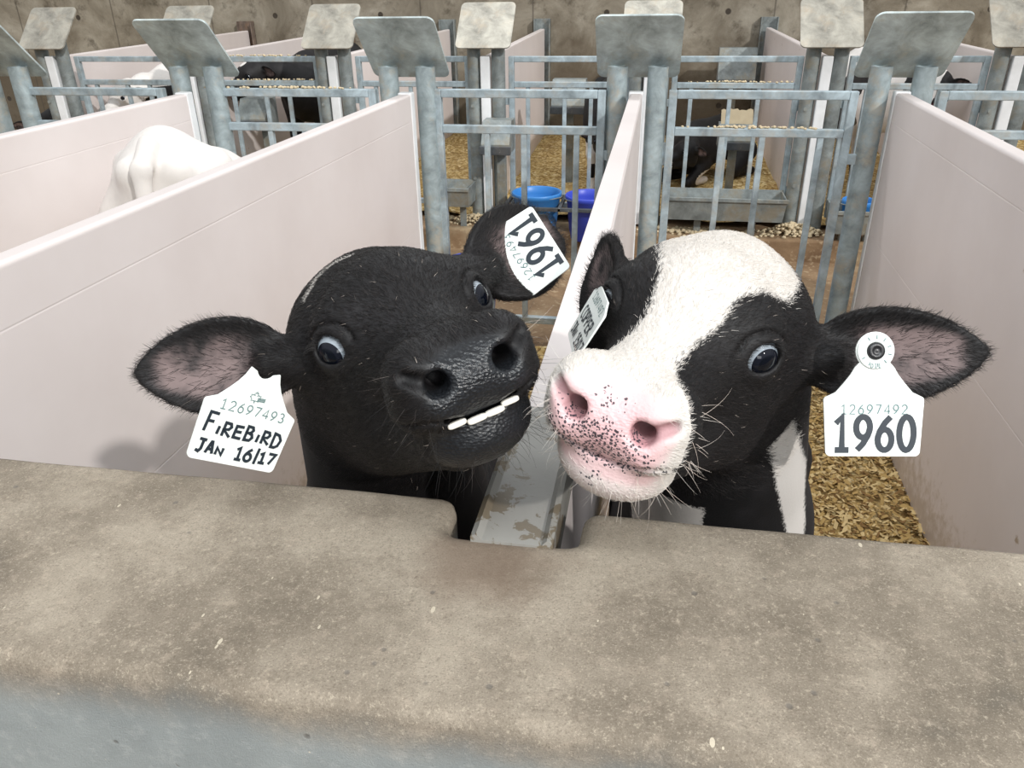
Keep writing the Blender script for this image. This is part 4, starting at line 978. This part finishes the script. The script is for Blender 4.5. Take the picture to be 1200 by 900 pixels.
TAGW = mat('white_tag_plastic', (0.80, 0.83, 0.80), 0.35, 0, 0.5); INK = mat('black_tag_ink', (0.012, 0.02, 0.03), 0.5); PRINT = mat('grey_tag_print', (0.13, 0.21, 0.21), 0.6)
STUD = mat('dark_rubber_stud', (0.012, 0.012, 0.014), 0.35, 0, 0.5)
def ear_tag(label, R_, t, k, draw, head=True, notch=False, short=False):
    """k scales the tag about the camera side distance already applied in t; local x right, y up, z out of the face"""
    mb = MB()
    out = []
    def corner(cx, cy, a0, a1, r=.004): out.extend(arc(cx, cy, r, r, a0, a1, 5))
    corner(-.033, .004, 180, 270); corner(.033, .004, 270, 360); corner(.0352, .044, 0, 40, .004)
    side = [(.0300, .0505)] if short else [(.0300, .0505), (.0235, .0580), (.0185, .0645), (.0150, .0705)]
    out.extend(side)
    if head: out.extend(arc(0, .083, .0150, .0150, -38, 218, 22))
    elif notch: out.extend([(.0125, .0775), (.0085, .0760)] + arc(0, .0800, .0085, .0090, -30, -150, 8) + [(-.0085, .0760), (-.0125, .0775)])
    elif short: out.extend([(.024, .054), (-.024, .054)])
    else: out.extend([(.0135, .078), (-.0135, .078)])
    out.extend([(-x, y) for x, y in side[::-1]]); out.extend([(-x, y) for x, y in arc(.0352, .044, .004, .004, 40, 0, 5)])
    mb.prism(out, lambda u, v, q: (u, v, -.0016 + .0016 * q), 0)
    draw(mb)
    e = mobj('ear_tag', mb.v, mb.f, [TAGW, INK, PRINT], None, mb.s, mb.m); tag(e, label, 'ear tag')
    M = Matrix([list(R_[0]) + [t[0]], list(R_[1]) + [t[1]], list(R_[2]) + [t[2]], [0, 0, 0, 1]]) @ Matrix.Scale(k, 4)
    e.matrix_world = M
    if head:
        b = MB(); T = Matrix.Translation((0, .083, 0))
        b.lathe([(.0068, -.001), (.0068, .0022), (.0060, .0034), (.0034, .0036), (.0030, .0030), (.0014, .0028), (0, .0032)], 26, M=T); b.build('stud', STUD, e)
        b = MB(); b.lathe([(.0142, .0002), (.0142, .0012), (.0136, .0016), (.0076, .0016), (.0070, .0010)], 36, M=T); b.build('washer', TAGW, e)
    return e
def at_scale(t, k): return tuple(np.array((0, 0, CZ)) + (np.array(t) - np.array((0, 0, CZ))) * k)
def d1960(mb):
    text(mb, '12697492', -.0258, .0335, .0072, .0046, .0022, .0009, 2, .0003)
    text(mb, '1960', -.0315, .0050, .0262, .0130, .0040, .0047, 1, .0004)
    for k in range(9):
        a = math.radians(-150 + k * 34); ribbon(mb, [(.0095 * math.cos(a), .083 + .0095 * math.sin(a)), (.0125 * math.cos(a), .083 + .0125 * math.sin(a))], .0008, .0020, 2)
    text(mb, '011', -.0042, .0698, .0034, .0022, .0008, .0005, 2, .0020)
def d1961(mb):
    text(mb, '12697493', -.0258, .0335, .0070, .0046, .0022, .0009, 2, .0003)
    text(mb, '1961', -.0310, .0050, .0255, .0128, .0036, .0047, 1, .0004)
def dfire(mb):
    text(mb, '12697493', -.0262, .0412, .0074, .0050, .0022, .0009, 2, .0003)
    text(mb, 'FIREBiRD', -.0325, .0215,   .0112, .0078, .0016, .0024, 1, .0004, sizes=[1.35, .8, 1, .9, 1, .9, .95, 1.05], dys=[.0005, 0, -.0006, .0002, .0002, .0003, 0, -.0008])
    text(mb, 'JAN 16/17', -.0330, .0055, .0100, .0068, .0012, .0024, 1, .0004, sizes=[1, .9, .75, 1, .95, 1, 1.1, .8, .85], dys=[.0005, .0005, .0005, 0, 0, 0, 0, .001, .001])
    leaf = [(0, -.3), (.06, .0), (.42, -.06), (.36, .1), (.62, .34), (.5, .4), (.56, .6), (.34, .56), (.28, .68), (.12, .5), (.18, .86), (.08, .8), (0, 1.0)]
    pl = [(x * .0075 - .001, .0530 + y * .0072) for x, y in leaf]; pl2 = [(-x * .0075 - .001, .0530 + y * .0072) for x, y in leaf]
    ribbon(mb, pl, .0006, .0003, 2); ribbon(mb, pl2, .0006, .0003, 2)
    for k in range(3): ribbon(mb, [(.001, .0532 + k * .0011), (.0078, .0536 + k * .0011)], .0008, .0004, 2)
def dcop(mb):
    text(mb, '12697492', -.0262, .0412, .0074, .0050, .0022, .0010, 2, .0003)
    text(mb, 'COPPER', -.0300, .0215, .0120, .0082, .0018, .0020, 1, .0004)
    text(mb, 'JAN 15/17', -.0310, .0055, .0105, .0066, .0012, .0020, 1, .0004)
K0 = 1.07
ear_tag('white ear tag reading 1960 hanging from the ear at the right', [[0.9868, -0.0585, 0.151], [0.1618, 0.3978, -0.9031], [-0.0073, 0.9156, 0.402]], at_scale((0.1835, 0.5654, 1.2941), 1.05), 1.05, d1960, True)
ear_tag('white ear tag handwritten FIREBIRD hanging by the left ear of the black calf', [[0.5188, 0.2847, 0.8061], [0.6438, 0.4902, -0.5875], [-0.5624, 0.8238, 0.071]], at_scale((-0.3063, 0.4614, 1.3033), 1.05), 1.05, dfire, False, True)
ear_tag('white ear tag reading 1961 upside down on the upper ear of the black calf', [[-0.5837, -0.8011, -0.1321], [0.4822, -0.2111, -0.8502], [0.6532, -0.56, 0.5096]], at_scale((-0.0946, 0.7266, 1.4148), K0), K0, d1961, False)
ear_tag('white ear tag handwritten COPPER, seen edge-on beside the eye of the spotted calf', [[0.1768, 0.4839, -0.8571], [-0.9808, 0.1592, -0.1125], [0.0821, 0.8605, 0.5028]], at_scale((-0.0615, 0.6097, 1.3526), 1.0), 1.0, dcop, False, short=True)
